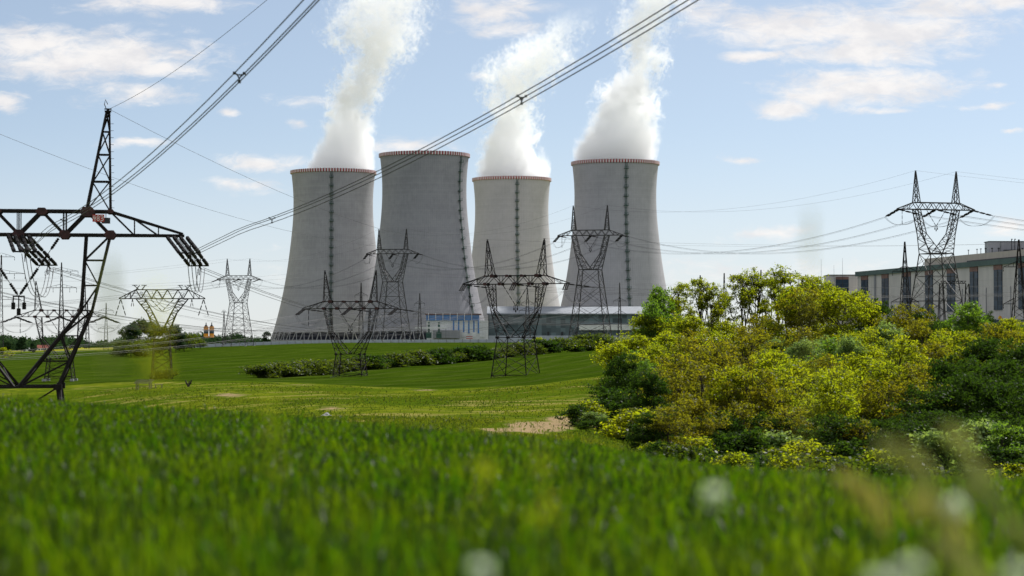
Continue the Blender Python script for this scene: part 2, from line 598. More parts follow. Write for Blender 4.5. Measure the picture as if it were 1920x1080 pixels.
M['wood'] = plain('weathered_timber', (0.17, 0.145, 0.115), 0.9, 0.0, 0.35, 3.0, 0.4)
M['orange'] = plain('orange_paint', (0.62, 0.25, 0.02), 0.6, 0.0, 0.15, 0.5)
M['red'] = plain('red_paint', (0.45, 0.04, 0.03), 0.6, 0.0, 0.15, 0.5)
M['roofred'] = plain('red_roof_tiles', (0.22, 0.06, 0.04), 0.8, 0.0, 0.3, 0.5)
M['lf_yellow'] = leaf_mat('leaf_yellow_green', (0.058, 0.070, 0.003), (0.52, 0.55, 0.009), 0.56, gloss=0.015)
M['lf_olive'] = leaf_mat('leaf_olive', (0.052, 0.054, 0.004), (0.38, 0.34, 0.008), 0.53, gloss=0.015)
M['lf_fresh'] = leaf_mat('leaf_fresh_green', (0.070, 0.125, 0.016), (0.26, 0.42, 0.020), 0.52, gloss=0.025)
M['lf_silver'] = leaf_mat('leaf_silver_green', (0.15, 0.21, 0.055), (0.34, 0.45, 0.07), 0.46, gloss=0.02)
M['lf_dark'] = leaf_mat('leaf_dark_green', (0.024, 0.048, 0.006), (0.075, 0.140, 0.008), 0.42, gloss=0.008)
M['lf_hedge'] = leaf_mat('leaf_hedge', (0.042, 0.066, 0.006), (0.17, 0.215, 0.008), 0.45, gloss=0.02)
M['lf_far'] = leaf_mat('leaf_far_wood', (0.032, 0.062, 0.022), (0.06, 0.10, 0.03), 0.35, gloss=0.0)
M['crop'] = leaf_mat('cereal_blade', (0.028, 0.050, 0.001), (0.150, 0.235, 0.0015), 0.54, hue=0.7, gloss=0.013, scale=0.5, fine_scale=14.0)
M['tuft'] = leaf_mat('meadow_blade', (0.072, 0.094, 0.005), (0.18, 0.21, 0.008), 0.5, hue=0.5, gloss=0.01, scale=0.04)
M['stalk'] = leaf_mat('dry_grass_stalk', (0.40, 0.39, 0.15), (0.85, 0.78, 0.26), 0.65, gloss=0.03)
M['stalkgreen'] = leaf_mat('green_grass_stalk', (0.10, 0.14, 0.03), (0.24, 0.30, 0.05), 0.45, gloss=0.03)
M['petal'] = leaf_mat('cream_petal', (0.85, 0.83, 0.62), (0.92, 0.90, 0.62), 0.72, gloss=0.02)
M['yellow'] = leaf_mat('yellow_petal', (0.66, 0.64, 0.03), (0.85, 0.80, 0.03), 0.68, gloss=0.02)

# ------------------------------------------------------------------ terrain
DN = np.array([2, 12, 20, 30, 42, 60, 80, 110, 150, 200, 260, 330, 420, 550, 700, 900, 1200, 1450, 2500, 7000], float)
CP = np.array([-700, 0, 300, 600, 900, 1100, 1350, 1650, 1920, 2700], float)
ZT = np.array([
    [-1.20, -1.38, -1.45, -1.52, -1.58, -1.72, -2.6, -5.5, -10, -14.8, -16, -16, -15.6, -14.4, -13.6, -11, -9, -7.5, -10, -18],
    [-1.20, -1.38, -1.45, -1.52, -1.58, -1.72, -2.6, -5.5, -10, -14.8, -16, -16, -15.2, -13.8, -12.6, -11, -9, -7.0, -9, -14],
    [-1.20, -1.38, -1.50, -1.60, -1.70, -1.95, -3.0, -5.0, -7.5, -9.5, -9.8, -9.6, -10, -10.6, -11.2, -9, -6, -4.4, -5, -8],
    [-1.20, -1.38, -1.50, -1.63, -1.80, -2.30, -3.4, -5.0, -6.0, -7.0, -7.9, -8.5, -9.0, -9.7, -10.3, -6.5, -2.5, -0.4, -0.3, -4],
    [-1.20, -1.38, -1.55, -1.70, -1.91, -2.9, -3.8, -4.8, -5.7, -6.8, -7.8, -8.6, -9.0, -9.6, -7.8, -5.0, -2.0, -0.3, -0.3, -3],
    [-1.20, -1.40, -1.60, -1.78, -2.10, -3.0, -3.8, -5.0, -6.3, -7.2, -7.5, -7.5, -7.0, -6.4, -4.5, -3.0, -1.5, -0.3, -0.3, -3],
    [-1.20, -1.42, -1.65, -1.90, -2.60, -4.0, -5.6, -7.8, -9.6, -10.4, -10, -8.2, -4.0, -2.0, -0.8, -0.3, -0.3, 0.5, 0, -3],
    [-1.20, -1.42, -1.68, -2.02, -2.80, -4.3, -6.0, -8.0, -10.6, -11.2, -10.4, -8.2, -4.0, -2.0, -1.5, 3.0, 11, 11, 8, 0],
    [-1.20, -1.42, -1.70, -2.09, -2.90, -4.4, -6.2, -8.2, -10.6, -11.2, -10.4, -8.2, -4.0, -2.0, -1.5, 4.0, 11.4, 11.4, 8, 0],
    [-1.20, -1.42, -1.70, -2.09, -2.90, -4.4, -6.2, -8.2, -10.6, -11.2, -10.4, -8.2, -4.0, -2.0, -1.5, 4.0, 11.4, 11.4, 8, 0]])


def _fine():
    """finer table with smoothed knots"""
    lg = np.linspace(math.log(2), math.log(7000), 500)
    cols = np.linspace(-700, 2700, 240)
    a = np.array([np.interp(lg, np.log(DN), r) for r in ZT])
    b = np.array([np.interp(cols, CP, a[:, j]) for j in range(len(lg))]).T
    k = np.exp(-0.5 * (np.arange(-9, 10) / 3.2) ** 2)
    k /= k.sum()
    pad = np.pad(b, ((9, 9), (9, 9)), mode='edge')
    pad = np.apply_along_axis(lambda r: np.convolve(r, k, 'valid'), 1, pad)
    k2 = np.exp(-0.5 * (np.arange(-9, 10) / 4.0) ** 2)
    k2 /= k2.sum()
    return lg, cols, np.apply_along_axis(lambda r: np.convolve(r, k2, 'valid'), 0, pad)


LG, CC, ZF = _fine()


def ground(X, Y):
    X = np.asarray(X, float)
    Y = np.asarray(Y, float)
    px = 960 + F * X / np.maximum(Y, 12.0)
    lg = np.log(np.clip(Y, 2.0, 7000.0))
    i = np.clip((px - CC[0]) / (CC[1] - CC[0]), 0, len(CC) - 1.001)
    j = np.clip((lg - LG[0]) / (LG[1] - LG[0]), 0, len(LG) - 1.001)
    i0 = i.astype(int)
    j0 = j.astype(int)
    fi, fj = i - i0, j - j0
    z = (ZF[i0, j0] * (1 - fi) * (1 - fj) + ZF[i0 + 1, j0] * fi * (1 - fj) + ZF[i0, j0 + 1] * (1 - fi) * fj + ZF[i0 + 1, j0 + 1] * fi * fj)
    amp = np.clip((Y - 90) / 150, 0, 1) * np.clip((1350 - Y) / 400, 0, 1)
    z = z + amp * (0.18 * np.sin(X * 0.11 + Y * 0.017) + 0.14 * np.sin(X * 0.043 - Y * 0.031) + 0.10 * np.sin(X * 0.23 + Y * 0.09))
    return z


def gz(x, y):
    return float(ground(np.array([x]), np.array([y]))[0])


def on_ground(px, D, sink=0.0):
    x = (px - 960) / F * D
    return Vector((x, D, gz(x, D) - sink))


BND = np.array([(-700, 738), (0, 730), (110, 724), (200, 717), (450, 714), (560, 718), (700, 725), (830, 729), (1000, 722), (1140, 703), (1300, 680), (2700, 660)], float)
DIRT = [(430, 741, 60, 7, .75), (620, 765, 60, 9, .6), (560, 722, 90, 5, .5), (1010, 800, 85, 15, 1.6), (1060, 786, 55, 10, 1.3), (940, 806, 60, 7, 1.2), (1120, 796, 30, 16, .7),
        (800, 731, 50, 4, .6), (330, 752, 70, 5, .4), (700, 742, 130, 4, .35), (1090, 745, 50, 6, .4), (300, 725, 60, 3, .4)]


def make_terrain():
    u = np.concatenate([np.linspace(-0.75, -0.29, 40), np.linspace(-0.285, 0.285, 430), np.linspace(0.29, 0.75, 40)])
    Y = np.concatenate([np.linspace(-60, 9, 34), np.geomspace(10, 7000, 460)])
    YY, UU = np.meshgrid(Y, u, indexing='ij')
    XX = UU * (np.maximum(YY, 0) + 50)
    ZZ = ground(XX, YY)
    V = np.stack([XX, YY, ZZ], -1).reshape(-1, 3)
    ny, nx = YY.shape
    idx = np.arange(ny * nx).reshape(ny, nx)
    Fc = np.stack([idx[:-1, :-1], idx[:-1, 1:], idx[1:, 1:], idx[1:, :-1]], -1).reshape(-1, 4)
    me = grid_mesh('ground', V, Fc, M['ground'])
    Yc = np.maximum(YY, 1.0)
    px = 960 + F * XX / Yc
    py = 640 - F * ZZ / Yc
    bnd = np.interp(px, BND[:, 0], BND[:, 1])
    crop = np.clip((bnd - py) / 3.0 * 0.5 + 0.5, 0, 1)
    near = np.clip((np.interp(px, [0, 600, 1100, 1900], [104, 96, 78, 66]) - YY) / 8.0, 0, 1)
    grove = np.clip((px - 1120) / 40, 0, 1) * (YY > 150) * (YY < 640)
    crop = np.where(YY > 140, crop, 0) * (1 - grove)
    crop = np.maximum(crop, near)
    crop = crop * np.clip((1420 - YY) / 20, 0, 1)
    dirt = np.zeros_like(px)
    for cx, cy_, rx, ry, w in DIRT:
        q = 1 - np.sqrt(((px - cx) / rx) ** 2 + ((py - cy_) / ry) ** 2)
        dirt = np.maximum(dirt, np.clip(q * 1.15, 0, 1) * w * (YY > 100) * (YY < 700))
    far = np.clip((YY - 1500) / 100, 0, 1)
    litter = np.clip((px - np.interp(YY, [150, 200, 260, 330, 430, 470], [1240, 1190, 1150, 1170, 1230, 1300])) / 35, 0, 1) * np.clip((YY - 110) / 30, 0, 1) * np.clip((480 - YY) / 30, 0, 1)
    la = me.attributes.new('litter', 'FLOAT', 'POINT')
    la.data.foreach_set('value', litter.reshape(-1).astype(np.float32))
    ca = me.color_attributes.new('cover', 'FLOAT_COLOR', 'POINT')
    dat = np.stack([crop, dirt, far, np.ones_like(px)], -1).reshape(-1).astype(np.float32)
    ca.data.foreach_set('color', dat)
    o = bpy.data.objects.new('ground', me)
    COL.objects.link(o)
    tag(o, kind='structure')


make_terrain()


# ------------------------------------------------------------------ cooling towers
TOWERS = [  # px, D, rim px, material, ladder angle, label
    (624.5, 1610, 319, 'conc_b', 2, 'steaming grey cooling tower at the left end of the row of four'),
    (795.5, 1515, 287, 'conc_a', 57, 'dark grey cooling tower without steam, second from the left'),
    (959.5, 1742, 333, 'conc_c', 8, 'palest and shortest-looking cooling tower, steaming, third from the left'),
    (1154, 1561, 302, 'conc_d', 12, 'steaming cooling tower on the right, above the trees of the grove')]
PROF = [(6.7, 42.2), (14, 40.1), (25, 37.3), (38.8, 34.4), (52, 32.2), (65.7, 30.4), (83.6, 28.5), (95, 28.0), (106, 28.15), (114, 28.9), (121, 29.7)]


def tower(px, D, rimpx, mat, lad, label):
    x = (px - 960) / F * D
    zg = -0.4
    ztop = (640 - rimpx) / F * D
    root = thing('cooling_tower', label, 'cooling tower', (x, D, zg), 0, 'cooling towers of the power station')
    k = (ztop - zg) / 122.0
    zz = np.linspace(6.7, 121, 60)
    rr = np.interp(zz, [p[0] for p in PROF], [p[1] for p in PROF])
    ker = np.ones(7) / 7
    rr[3:-3] = np.convolve(rr, ker, 'valid')
    mb = MB()
    prof = [(r - 0.9, z * k) for z, r in zip(zz[::-1], rr[::-1])]
    prof = [(r, z * k) for z, r in zip(zz, rr)] + prof
    prof = prof + [prof[0]]
    mb.lathe(prof, 160)
    sh = mb.build('shell', M[mat], root, smooth=True)
    # stiffening rim with red and white warning stripes
    mb = MB()
    rt = rr[-1]
    mb.lathe([(rt + 0.05, 119.0 * k), (rt + 0.75, 119.3 * k), (rt + 0.75, 121.4 * k), (rt - 0.95, 121.4 * k), (rt - 0.95, 120.6 * k)], 192)
    mb.build('warning_band', M['rim'], root)
    mb = MB()
    mb.lathe([(40.8, 0.2), (40.8, 6.6 * k)], 96)
    mb.build('air_inlet', M['louvre'], root)
    mb = MB()
    mb.lathe([(44.6, 0.0), (44.6, 1.5), (43.4, 1.5), (43.4, 0.0)], 96)
    mb.build('basin_wall', M['strut'], root)
    mb = MB()
    w = R(360 / 44)
    r0, r1 = 43.9, 41.9
    top = Vector((r1, 0, 6.9 * k))
    for s in (-1, 1):
        mb.bar((r0 * math.cos(s * w * .27), r0 * math.sin(s * w * .27), 1.45), top + Vector((0, s * .35, 0)), 0.5)
    c0 = mb.build('support_column', M['strut'], root)
    for i in range(1, 44):
        c = c0.copy()
        COL.objects.link(c)
        c.rotation_euler = (0, 0, i * w)
    # inspection ladder with rest platforms, in the surface's own run
    mb = MB()
    a = R(-90 + lad)
    ca, sa = math.cos(a), math.sin(a)
    tang = Vector((-sa, ca, 0))
    zs = np.linspace(7.2, 121, 60)
    rs = np.interp(zs, zz, rr) + 0.45
    P = [Vector((r * ca, r * sa, z * k)) for z, r in zip(zs, rs)]
    for i in range(len(P) - 1):
        mb.bar(P[i] + tang * 0.55, P[i + 1] + tang * 0.55, 0.22)
        mb.bar(P[i] - tang * 0.55, P[i + 1] - tang * 0.55, 0.22)
        for q in (0.0, 0.5):
            c = P[i].lerp(P[i + 1], q)
            mb.bar(c - tang * 0.6, c + tang * 0.6, 0.16)
    la = mb.build('ladder', M['ladder'], root)
    for z in np.arange(10.5, 119, 6.15):
        r = float(np.interp(z, zz, rr))
        m2 = MB()
        c = Vector(((r + 0.75) * ca, (r + 0.75) * sa, z * k))
        m2.box(c, (1.7, 3.2, 0.3), a)
        for e in (-1.5, 1.5):
            m2.bar(c + tang * e + Vector((ca, sa, 0)) * 0.7, c + tang * e + Vector((ca * .7, sa * .7, 1.5)), 0.14)
        m2.bar(c + tang * 1.5 + Vector((ca * .7, sa * .7, 1.5)), c - tang * 1.5 + Vector((ca * .7, sa * .7, 1.5)), 0.14)
        m2.bar(c + tang * 1.5 + Vector((ca * .7, sa * .7, .8)), c - tang * 1.5 + Vector((ca * .7, sa * .7, .8)), 0.14)
        m2.build('rest_platform', M['ladder'], la)
    return root


for T in TOWERS:
    tower(*T)

# ------------------------------------------------------------------ steam
PLUMES = [
    (0, [(330, 636, 66), (312, 637, 66), (290, 642, 56), (270, 647, 52), (231, 655, 45), (193, 660, 43), (166, 670, 52), (135, 690, 50), (96, 708, 60), (58, 702, 86), (19, 716, 80), (-40, 735, 82), (-110, 765, 70)],
     'white steam plume leaning right above the leftmost cooling tower', 1.0),
    (2, [(345, 962, 68), (328, 963, 68), (310, 962, 64), (289, 959, 58), (250, 955, 50), (216, 958, 43), (181, 962, 52), (154, 966, 60), (116, 990, 72), (92, 1014, 66), (72, 1035, 50), (40, 1068, 40), (0, 1110, 34)],
     'short billowing steam plume above the third cooling tower, breaking up at its top', 1.0),
    (3, [(312, 1153, 78), (296, 1154, 78), (270, 1156, 74), (231, 1168, 62), (193, 1176, 56), (154, 1188, 52), (116, 1206, 40), (77, 1203, 48), (38, 1213, 54), (0, 1232, 60), (-50, 1262, 70), (-110, 1300, 70)],
     'tall dense steam plume rising out of view above the rightmost cooling tower', 1.1)]


def plume(ti, pts, label, dens):
    px0, D = TOWERS[ti][0], TOWERS[ti][1]
    zs = [(640 - p[0]) / F * D for p in pts]
    xs = [(p[1] - 960) / F * D for p in pts]
    rs = [p[2] / F * D for p in pts]
    z0, z1 = zs[0], zs[-1]
    xm, xM = min(xs) - 1, max(xs) + 1
    rM = max(rs) * 1.05
    mat = bpy.data.materials.new('steam')
    mat.use_nodes = True
    t = NT(mat.node_tree)
    t.n.clear()
    tc = t.n.new('ShaderNodeTexCoord').outputs['Object']
    x, y, z = t.sep(tc)[:3]
    # big swirls first, so that the outline boils
    zn0 = t.math('DIVIDE', t.math('SUBTRACT', z, z0), z1 - z0)
    grow = t.rng(zn0, 0.02, 0.45, 0.15, 1.0)
    w1 = t.noise(t.vec('ADD', tc, (ti * 57.0, 0, 0)), 0.045, 4, 0.6, 0.0, 'Color')
    w1 = t.vec('SCALE', t.vec('SUBTRACT', w1, (0.5, 0.5, 0.5)), scale=t.math('MULTIPLY', grow, 40.0))
    p = t.vec('ADD', tc, w1)
    x, y, z = t.sep(p)[:3]
    zn = t.math('DIVIDE', t.math('SUBTRACT', z, z0), z1 - z0)
    nz = [(a - z0) / (z1 - z0) for a in zs]
    cx = t.curve(zn, [(a, (b - xm) / (xM - xm)) for a, b in zip(nz, xs)])
    cx = t.math('ADD', t.math('MULTIPLY', cx, xM - xm), xm)
    cr = t.math('MULTIPLY', t.curve(zn, [(a, b / rM) for a, b in zip(nz, rs)]), rM)
    dx = t.math('DIVIDE', t.math('SUBTRACT', x, cx), cr)
    dy = t.math('DIVIDE', y, cr)
    q = t.math('SQRT', t.math('ADD', t.math('MULTIPLY', dx, dx), t.math('MULTIPLY', dy, dy)))
    n = t.noise(t.vec('MULTIPLY', tc, (1, 1, 0.8)), 0.080, 9, 0.68, 0.7)
    n2 = t.noise(tc, 0.23, 6, 0.62, 0.9)
    n = t.math('ADD', t.math('SUBTRACT', n, 0.5), t.math('MULTIPLY', t.math('SUBTRACT', n2, 0.5), t.rng(zn0, 0.05, 0.55, 0.15, 1.15)))
    body = t.math('SUBTRACT', 1.12, q)
    thin = t.rng(zn0, 0.10, 0.70, 1.0, 0.36)
    f = t.math('ADD', body, t.math('MULTIPLY', n, t.math('ADD', 0.75, t.math('MULTIPLY', grow, 3.2))))
    d = t.rng(f, t.rng(zn0, 0.0, 0.55, 0.0, 0.36), t.rng(zn0, 0.0, 0.55, 0.42, 0.74))
    end = t.rng(zn0, 1.0, 0.72)
    d = t.math('MULTIPLY', t.math('MULTIPLY', d, thin), t.math('MULTIPLY', end, 0.17 * dens))
    vs = t.n.new('ShaderNodeVolumeScatter')
    vs.inputs['Color'].default_value = (0.996, 0.997, 1.0, 1)
    vs.inputs['Anisotropy'].default_value = 0.25
    t.put(vs.inputs['Density'], d)
    out = t.n.new('ShaderNodeOutputMaterial')
    t.l.new(vs.outputs[0], out.inputs['Volume'])
    mb = MB()
    zq = np.linspace(z0, z1, 26)
    n_ = 20
    V, Q = [], []
    for i, zz in enumerate(zq):
        c = np.interp(zz, zs, xs)
        r = np.interp(zz, zs, rs)
        ex = 1.0 if zz < zs[2] else 1.42
        ex = np.interp((zz - z0) / (z1 - z0), [0, 0.06, 0.3], [0.95, 1.08, 1.5])
        for k in range(n_):
            a = 2 * math.pi * k / n_
            V.append((c + r * ex * math.cos(a), r * ex * math.sin(a), zz))
    for i in range(len(zq) - 1):
        for k in range(n_):
            k2 = (k + 1) % n_
            Q.append((i * n_ + k, i * n_ + k2, (i + 1) * n_ + k2, (i + 1) * n_ + k))
    Q.append(tuple(range(n_ - 1, -1, -1)))
    Q.append(tuple(range((len(zq) - 1) * n_, len(zq) * n_)))
    mb.add(V, Q)
    o = mb.build('steam_plume', mat, None, (0, D, 0))
    tag(o, label, 'steam', 'steam plumes from the cooling towers')


for P in PLUMES:
    plume(*P)
# ------------------------------------------------------------------ lattice pylons
SPEC_CAT = dict(base=4.75, waist=3.4, zw=10.9, zc=23.7, zt=25.7, zp=34.5, arm_in=5.6, arm_out=7.6, arm_y=1.0, knee=0.5, k_in=5.2, k_out=6.1, k_y=0.8,
                tip=13.7, peak_x=7.35, panels=(0.17, 0.57), wc=0.19, wb=0.10, vx=3.4, vz=4.9)
SPEC_TALL = dict(base=7.7, waist=4.0, zw=29.1, zc=43.2, zt=45.4, zp=55.6, arm_in=6.0, arm_out=7.9, arm_y=0.95, knee=0.45, k_in=4.1, k_out=6.1, k_y=1.3,
                 tip=13.7, peak_x=7.2, panels=(0.22, 0.48, 0.75), wc=0.29, wb=0.14, vx=3.4, vz=5.0)
SPEC_FLAT = dict(base=2.9, waist=2.1, zw=14.4, zc=23.9, zt=26.5, zp=27.8, arm_in=5.0, arm_out=7.6, arm_y=0.8, knee=0.55, k_in=2.6, k_out=4.2, k_y=0.9,
                 tip=12.4, peak_x=8.0, panels=(0.2, 0.42, 0.62, 0.82), wc=0.26, wb=0.13, vx=3.0, vz=4.5)


def zigzag(mb, a0, a1, b0, b1, n, w, both=False):
    a0, a1, b0, b1 = map(Vector, (a0, a1, b0, b1))
    for i in range(n):
        f, g = i / n, (i + 1) / n
        if i % 2 == 0:
            mb.bar(a0.lerp(a1, f), b0.lerp(b1, g), w)
        else:
            mb.bar(b0.lerp(b1, f), a0.lerp(a1, g), w)
        if both:
            mb.bar(a0.lerp(a1, g), b0.lerp(b1, g), w)


def string_mesh(L, r=0.14, rods=4):
    """a long-rod insulator string of length L down -Z: ribbed porcelain rods with bare links between"""
    mb = MB()
    prof = []
    seg = L / rods
    for i in range(rods):
        z = -i * seg
        prof += [(0.03, z), (0.03, z - seg * 0.16), (r * .8, z - seg * 0.18)]
        for k in range(5):
            zz = z - seg * (0.16 + 0.14 * k)
            prof += [(r, zz), (r, zz - seg * .05), (r * 0.62, zz - seg * .09)]
        prof += [(r * .8, z - seg * 0.86), (0.03, z - seg * 0.88)]
    prof.append((0.03, -L))
    mb.lathe(prof, 6)
    return mb.mesh('insulator_string', M['insul'])


STRINGS = {}


def hang(parent, p, d, L, r=0.14, rods=4):
    key = (round(L, 1), r, rods)
    if key not in STRINGS:
        STRINGS[key] = string_mesh(L, r, rods)
    o = bpy.data.objects.new('insulator_string', STRINGS[key])
    COL.objects.link(o)
    o.parent = parent
    o.location = p
    o.rotation_euler = Vector((0, 0, -1)).rotation_difference(Vector(d).normalized()).to_euler()
    return o


def pylon(name, label, loc, theta, spec, d_in, d_out, drop=0.0, mat='steel', nstr=3, near=False, L=5.4, tension=True, group='lattice pylons', sr=0.16):
    """returns the root and the world points where the conductors are clamped"""
    S = dict(spec)
    for k in ('zw', 'zc', 'zt', 'zp'):
        S[k] -= drop
    root = thing(name, label, 'pylon', loc, theta, group)
    mt = M[mat]
    wc, wb = S['wc'] * (1.2 if near else 1), S['wb']
    base = S['waist'] + (S['base'] - S['waist']) * S['zw'] / (S['zw'] + drop)
    zw, zc, zt, zp, ay = S['zw'], S['zc'], S['zt'], S['zp'], S['arm_y']

    def leg(sx, sy, f):
        h = base + (S['waist'] - base) * f
        return Vector((sx * h, sy * h, zw * f))
    for sx in (-1, 1):
        for sy in (-1, 1):
            mb = MB()
            mb.bar(leg(sx, sy, 0) - Vector((0, 0, 0.6)), leg(sx, sy, 1), wc)
            lo = mb.build('leg', mt, root)
            fb = MB()
            fb.box(leg(sx, sy, 0) + Vector((0, 0, 0.0)), (1.1, 1.1, 0.7))
            fb.build('footing', M['strut'], lo)
    mb = MB()
    fr = [0.0] + list(S['panels']) + [1.0]
    corners = [(-1, -1), (1, -1), (1, 1), (-1, 1)]
    for i in range(4):
        (ax, a_y), (bx, b_y) = corners[i], corners[(i + 1) % 4]
        for k in range(len(fr) - 1):
            p0, p1 = leg(ax, a_y, fr[k]), leg(ax, a_y, fr[k + 1])
            q0, q1 = leg(bx, b_y, fr[k]), leg(bx, b_y, fr[k + 1])
            mb.bar(p0, q1, wb)
            mb.bar(q0, p1, wb)
            mb.bar(p1, q1, wb if k < len(fr) - 2 else wc * .8)
            # redundant members
            m = (p0 + q1 + q0 + p1) / 4
            for e0, e1 in ((p0, p1), (q0, q1)):
                c = e0.lerp(e1, 0.5)
                mb.bar(c, e0.lerp(m, 0.5), wb * .6)
                mb.bar(c, e1.lerp(m, 0.5), wb * .6)
        if near or spec is SPEC_CAT:
            c = leg(ax, a_y, 1)
            mb.box(c, (0.7, 0.7, 0.5))
    mb.bar(leg(-1, -1, 1), leg(1, 1, 1), wb)
    mb.bar(leg(1, -1, 1), leg(-1, 1, 1), wb)
    mb.build('body_bracing', mt, root)
    zk = zw + (zc - zw) * S['knee']
    for s in (-1, 1):
        mb = MB()
        T = {(i, j): Vector((s * (S['arm_out'] if i else S['arm_in']), j * ay, zc)) for i in (0, 1) for j in (-1, 1)}
        K = {(i, j): Vector((s * (S['k_out'] if i else S['k_in']), j * S['k_y'], zk)) for i in (0, 1) for j in (-1, 1)}
        B = {(i, j): Vector((s * (S['waist'] if i else 0.15), j * S['waist'], zw)) for i in (0, 1) for j in (-1, 1)}
        for k in T:
            mb.bar(T[k], K[k], wc * .85)
            mb.bar(K[k], B[k], wc * .85)
        n = 3 if near else 5
        for j in (-1, 1):
            zigzag(mb, K[0, j], T[0, j], K[1, j], T[1, j], n, wb, True)
            zigzag(mb, B[0, j], K[0, j], B[1, j], K[1, j], 3 if near else 4, wb, True)
        for i in (0, 1):
            zigzag(mb, K[i, -1], T[i, -1], K[i, 1], T[i, 1], n, wb * .9)
            zigzag(mb, B[i, -1], K[i, -1], B[i, 1], K[i, 1], 4, wb * .9)
        mb.build('fork_arm', mt, root)
    # crossarm
    mb = MB()
    ao, tp = S['arm_out'], S['tip']
    for j in (-1, 1):
        y = j * ay
        mb.bar((-ao, y, zc), (ao, y, zc), wc)
        mb.bar((-ao, y, zt), (ao, y, zt), wc)
        for s in (-1, 1):
            mb.bar((s * ao, y, zc), (s * tp, j * 0.3, zc), wc)
            mb.bar((s * ao, y, zt), (s * tp, j * 0.3, zc + 0.15), wc * .8)
            for f in (0.33, 0.66):
                a = Vector((s * ao, y, zc)).lerp(Vector((s * tp, j * .3, zc)), f)
                b = Vector((s * ao, y, zt)).lerp(Vector((s * tp, j * .3, zc + .15)), f)
                b0 = Vector((s * ao, y, zt)).lerp(Vector((s * tp, j * .3, zc + .15)), f - .33)
                mb.bar(a, b, wb)
                mb.bar(a.lerp(Vector((s * ao, y, zc)), 0.0), b0, wb)
        if spec is SPEC_CAT:
            bn = [-ao, -ao / 2, 0.0, ao / 2, ao]
            for k in range(4):
                xt = (bn[k] + bn[k + 1]) / 2
                for o in ((0,) if not near else (-.09, .09)):
                    mb.bar((bn[k] + o, y, zc), (xt + o, y, zt), wb * 1.3)
                    mb.bar((xt + o, y, zt), (bn[k + 1] + o, y, zc), wb * 1.3)
            for xb in bn[1:-1]:
                for o in (-.11, .11):
                    mb.bar((xb + o, y, zc), (xb + o, y, zt), wb * .7)
        else:
            n = 10
            step = 2 * ao / n
            for i in range(n):
                x0, x1 = -ao + i * step, -ao + (i + 1) * step
                if i % 2 == 0:
                    mb.bar((x0, y, zt), (x1, y, zc), wb * 1.25)
                else:
                    mb.bar((x0, y, zc), (x1, y, zt), wb * 1.25)
    for x in np.linspace(-ao, ao, 9):
        mb.bar((x, -ay, zc), (x, ay, zc), wb)
        mb.bar((x, -ay, zt), (x, ay, zt), wb)
    for i in range(8):
        x0, x1 = -ao + i * ao / 4, -ao + (i + 1) * ao / 4
        mb.bar((x0, -ay if i % 2 else ay, zc), (x1, ay if i % 2 else -ay, zc), wb)
        mb.bar((x0, -ay if i % 2 else ay, zt), (x1, ay if i % 2 else -ay, zt), wb)
    mb.bar((-tp, -.35, zc), (-tp, .35, zc), wc)
    mb.bar((tp, -.35, zc), (tp, .35, zc), wc)
    if spec is SPEC_CAT:
        def plate(x, y, z, w, h):
            h2 = h / 2
            P = [(-w / 2, -.1 * h), (-w * .28, -h2), (w * .28, -h2), (w / 2, -.1 * h), (w / 2, .1 * h), (w * .28, h2), (-w * .28, h2), (-w / 2, .1 * h)]
            V = [(x + a, y + e, z + b) for e in (-.03, .03) for a, b in P]
            mb.add(V, [tuple(range(8)), tuple(range(15, 7, -1))] + [((k + 1) % 8, k, 8 + k, 8 + (k + 1) % 8) for k in range(8)], 1)
        for j in (-1, 1):
            yy = j * (ay + wc * .62)
            for x in (-ao * .75, -ao * .25, ao * .25, ao * .75):
                plate(x, yy, zt - .05, 1.25 if abs(x) > 4 else 1.0, .8 if abs(x) > 4 else .6)
            for x in (-ao, -ao / 2, 0, ao / 2, ao):
                plate(x, yy, zc + .02, 1.0, .72)
            for x in (-ao, ao):
                plate(x, yy, zt, .6, .35)
    ca = mb.build('crossarm', [mt, M['plate']], root)
    # earth wire peaks
    for s in (-1, 1):
        mb = MB()
        bx = [(s * S['arm_in'], -ay), (s * S['arm_out'], -ay), (s * S['arm_out'], ay), (s * S['arm_in'], ay)]
        P0 = [Vector((x, y, zt)) for x, y in bx]
        ap = [Vector((s * S['peak_x'] + (-.13 if i in (0, 3) else .13) * s, (-.13 if i < 2 else .13), zp - .3)) for i in range(4)]
        if zp - zt > 3:
            lev = [0, .30, .57, .80, 1.0] if spec is SPEC_CAT else [0, .2, .38, .54, .68, .8, .9, 1.0]
            for i in range(4):
                mb.bar(P0[i], ap[i], wc * .8, wc * .6)
                i2 = (i + 1) % 4
                for k in range(len(lev) - 1):
                    a, b = P0[i].lerp(ap[i], lev[k]), P0[i2].lerp(ap[i2], lev[k])
                    c, d = P0[i].lerp(ap[i], lev[k + 1]), P0[i2].lerp(ap[i2], lev[k + 1])
                    if k:
                        mb.bar(a, b, wb)
                    if k % 2 == 0:
                        mb.bar(a, d, wb)
                    else:
                        mb.bar(b, c, wb)
            top = Vector((s * S['peak_x'], 0, zp))
            mb.bar(top - Vector((0, 0, .5)), top, wc)
            mb.bar(top - Vector((.3, 0, .05)), top + Vector((.3, 0, -.05)), wb)
            if near:
                for z in np.arange(zt + .3, zp - .6, .62):
                    f = (z - zt) / (zp - zt)
                    c = P0[1].lerp(ap[1], f) if s > 0 else P0[0].lerp(ap[0], f)
                    mb.bar(c, c + Vector((.34 * s, -.05, 0)), .035)
                mb.tube([top + Vector((-.12, 0, -.1)), top + Vector((-.3, -.1, .35)), top + Vector((-.22, -.1, .75)), top + Vector((-.02, 0, .35))], .035, 5)
                mb.box(top + Vector((0, 0, -.25)), (.55, .5, .12))
        else:
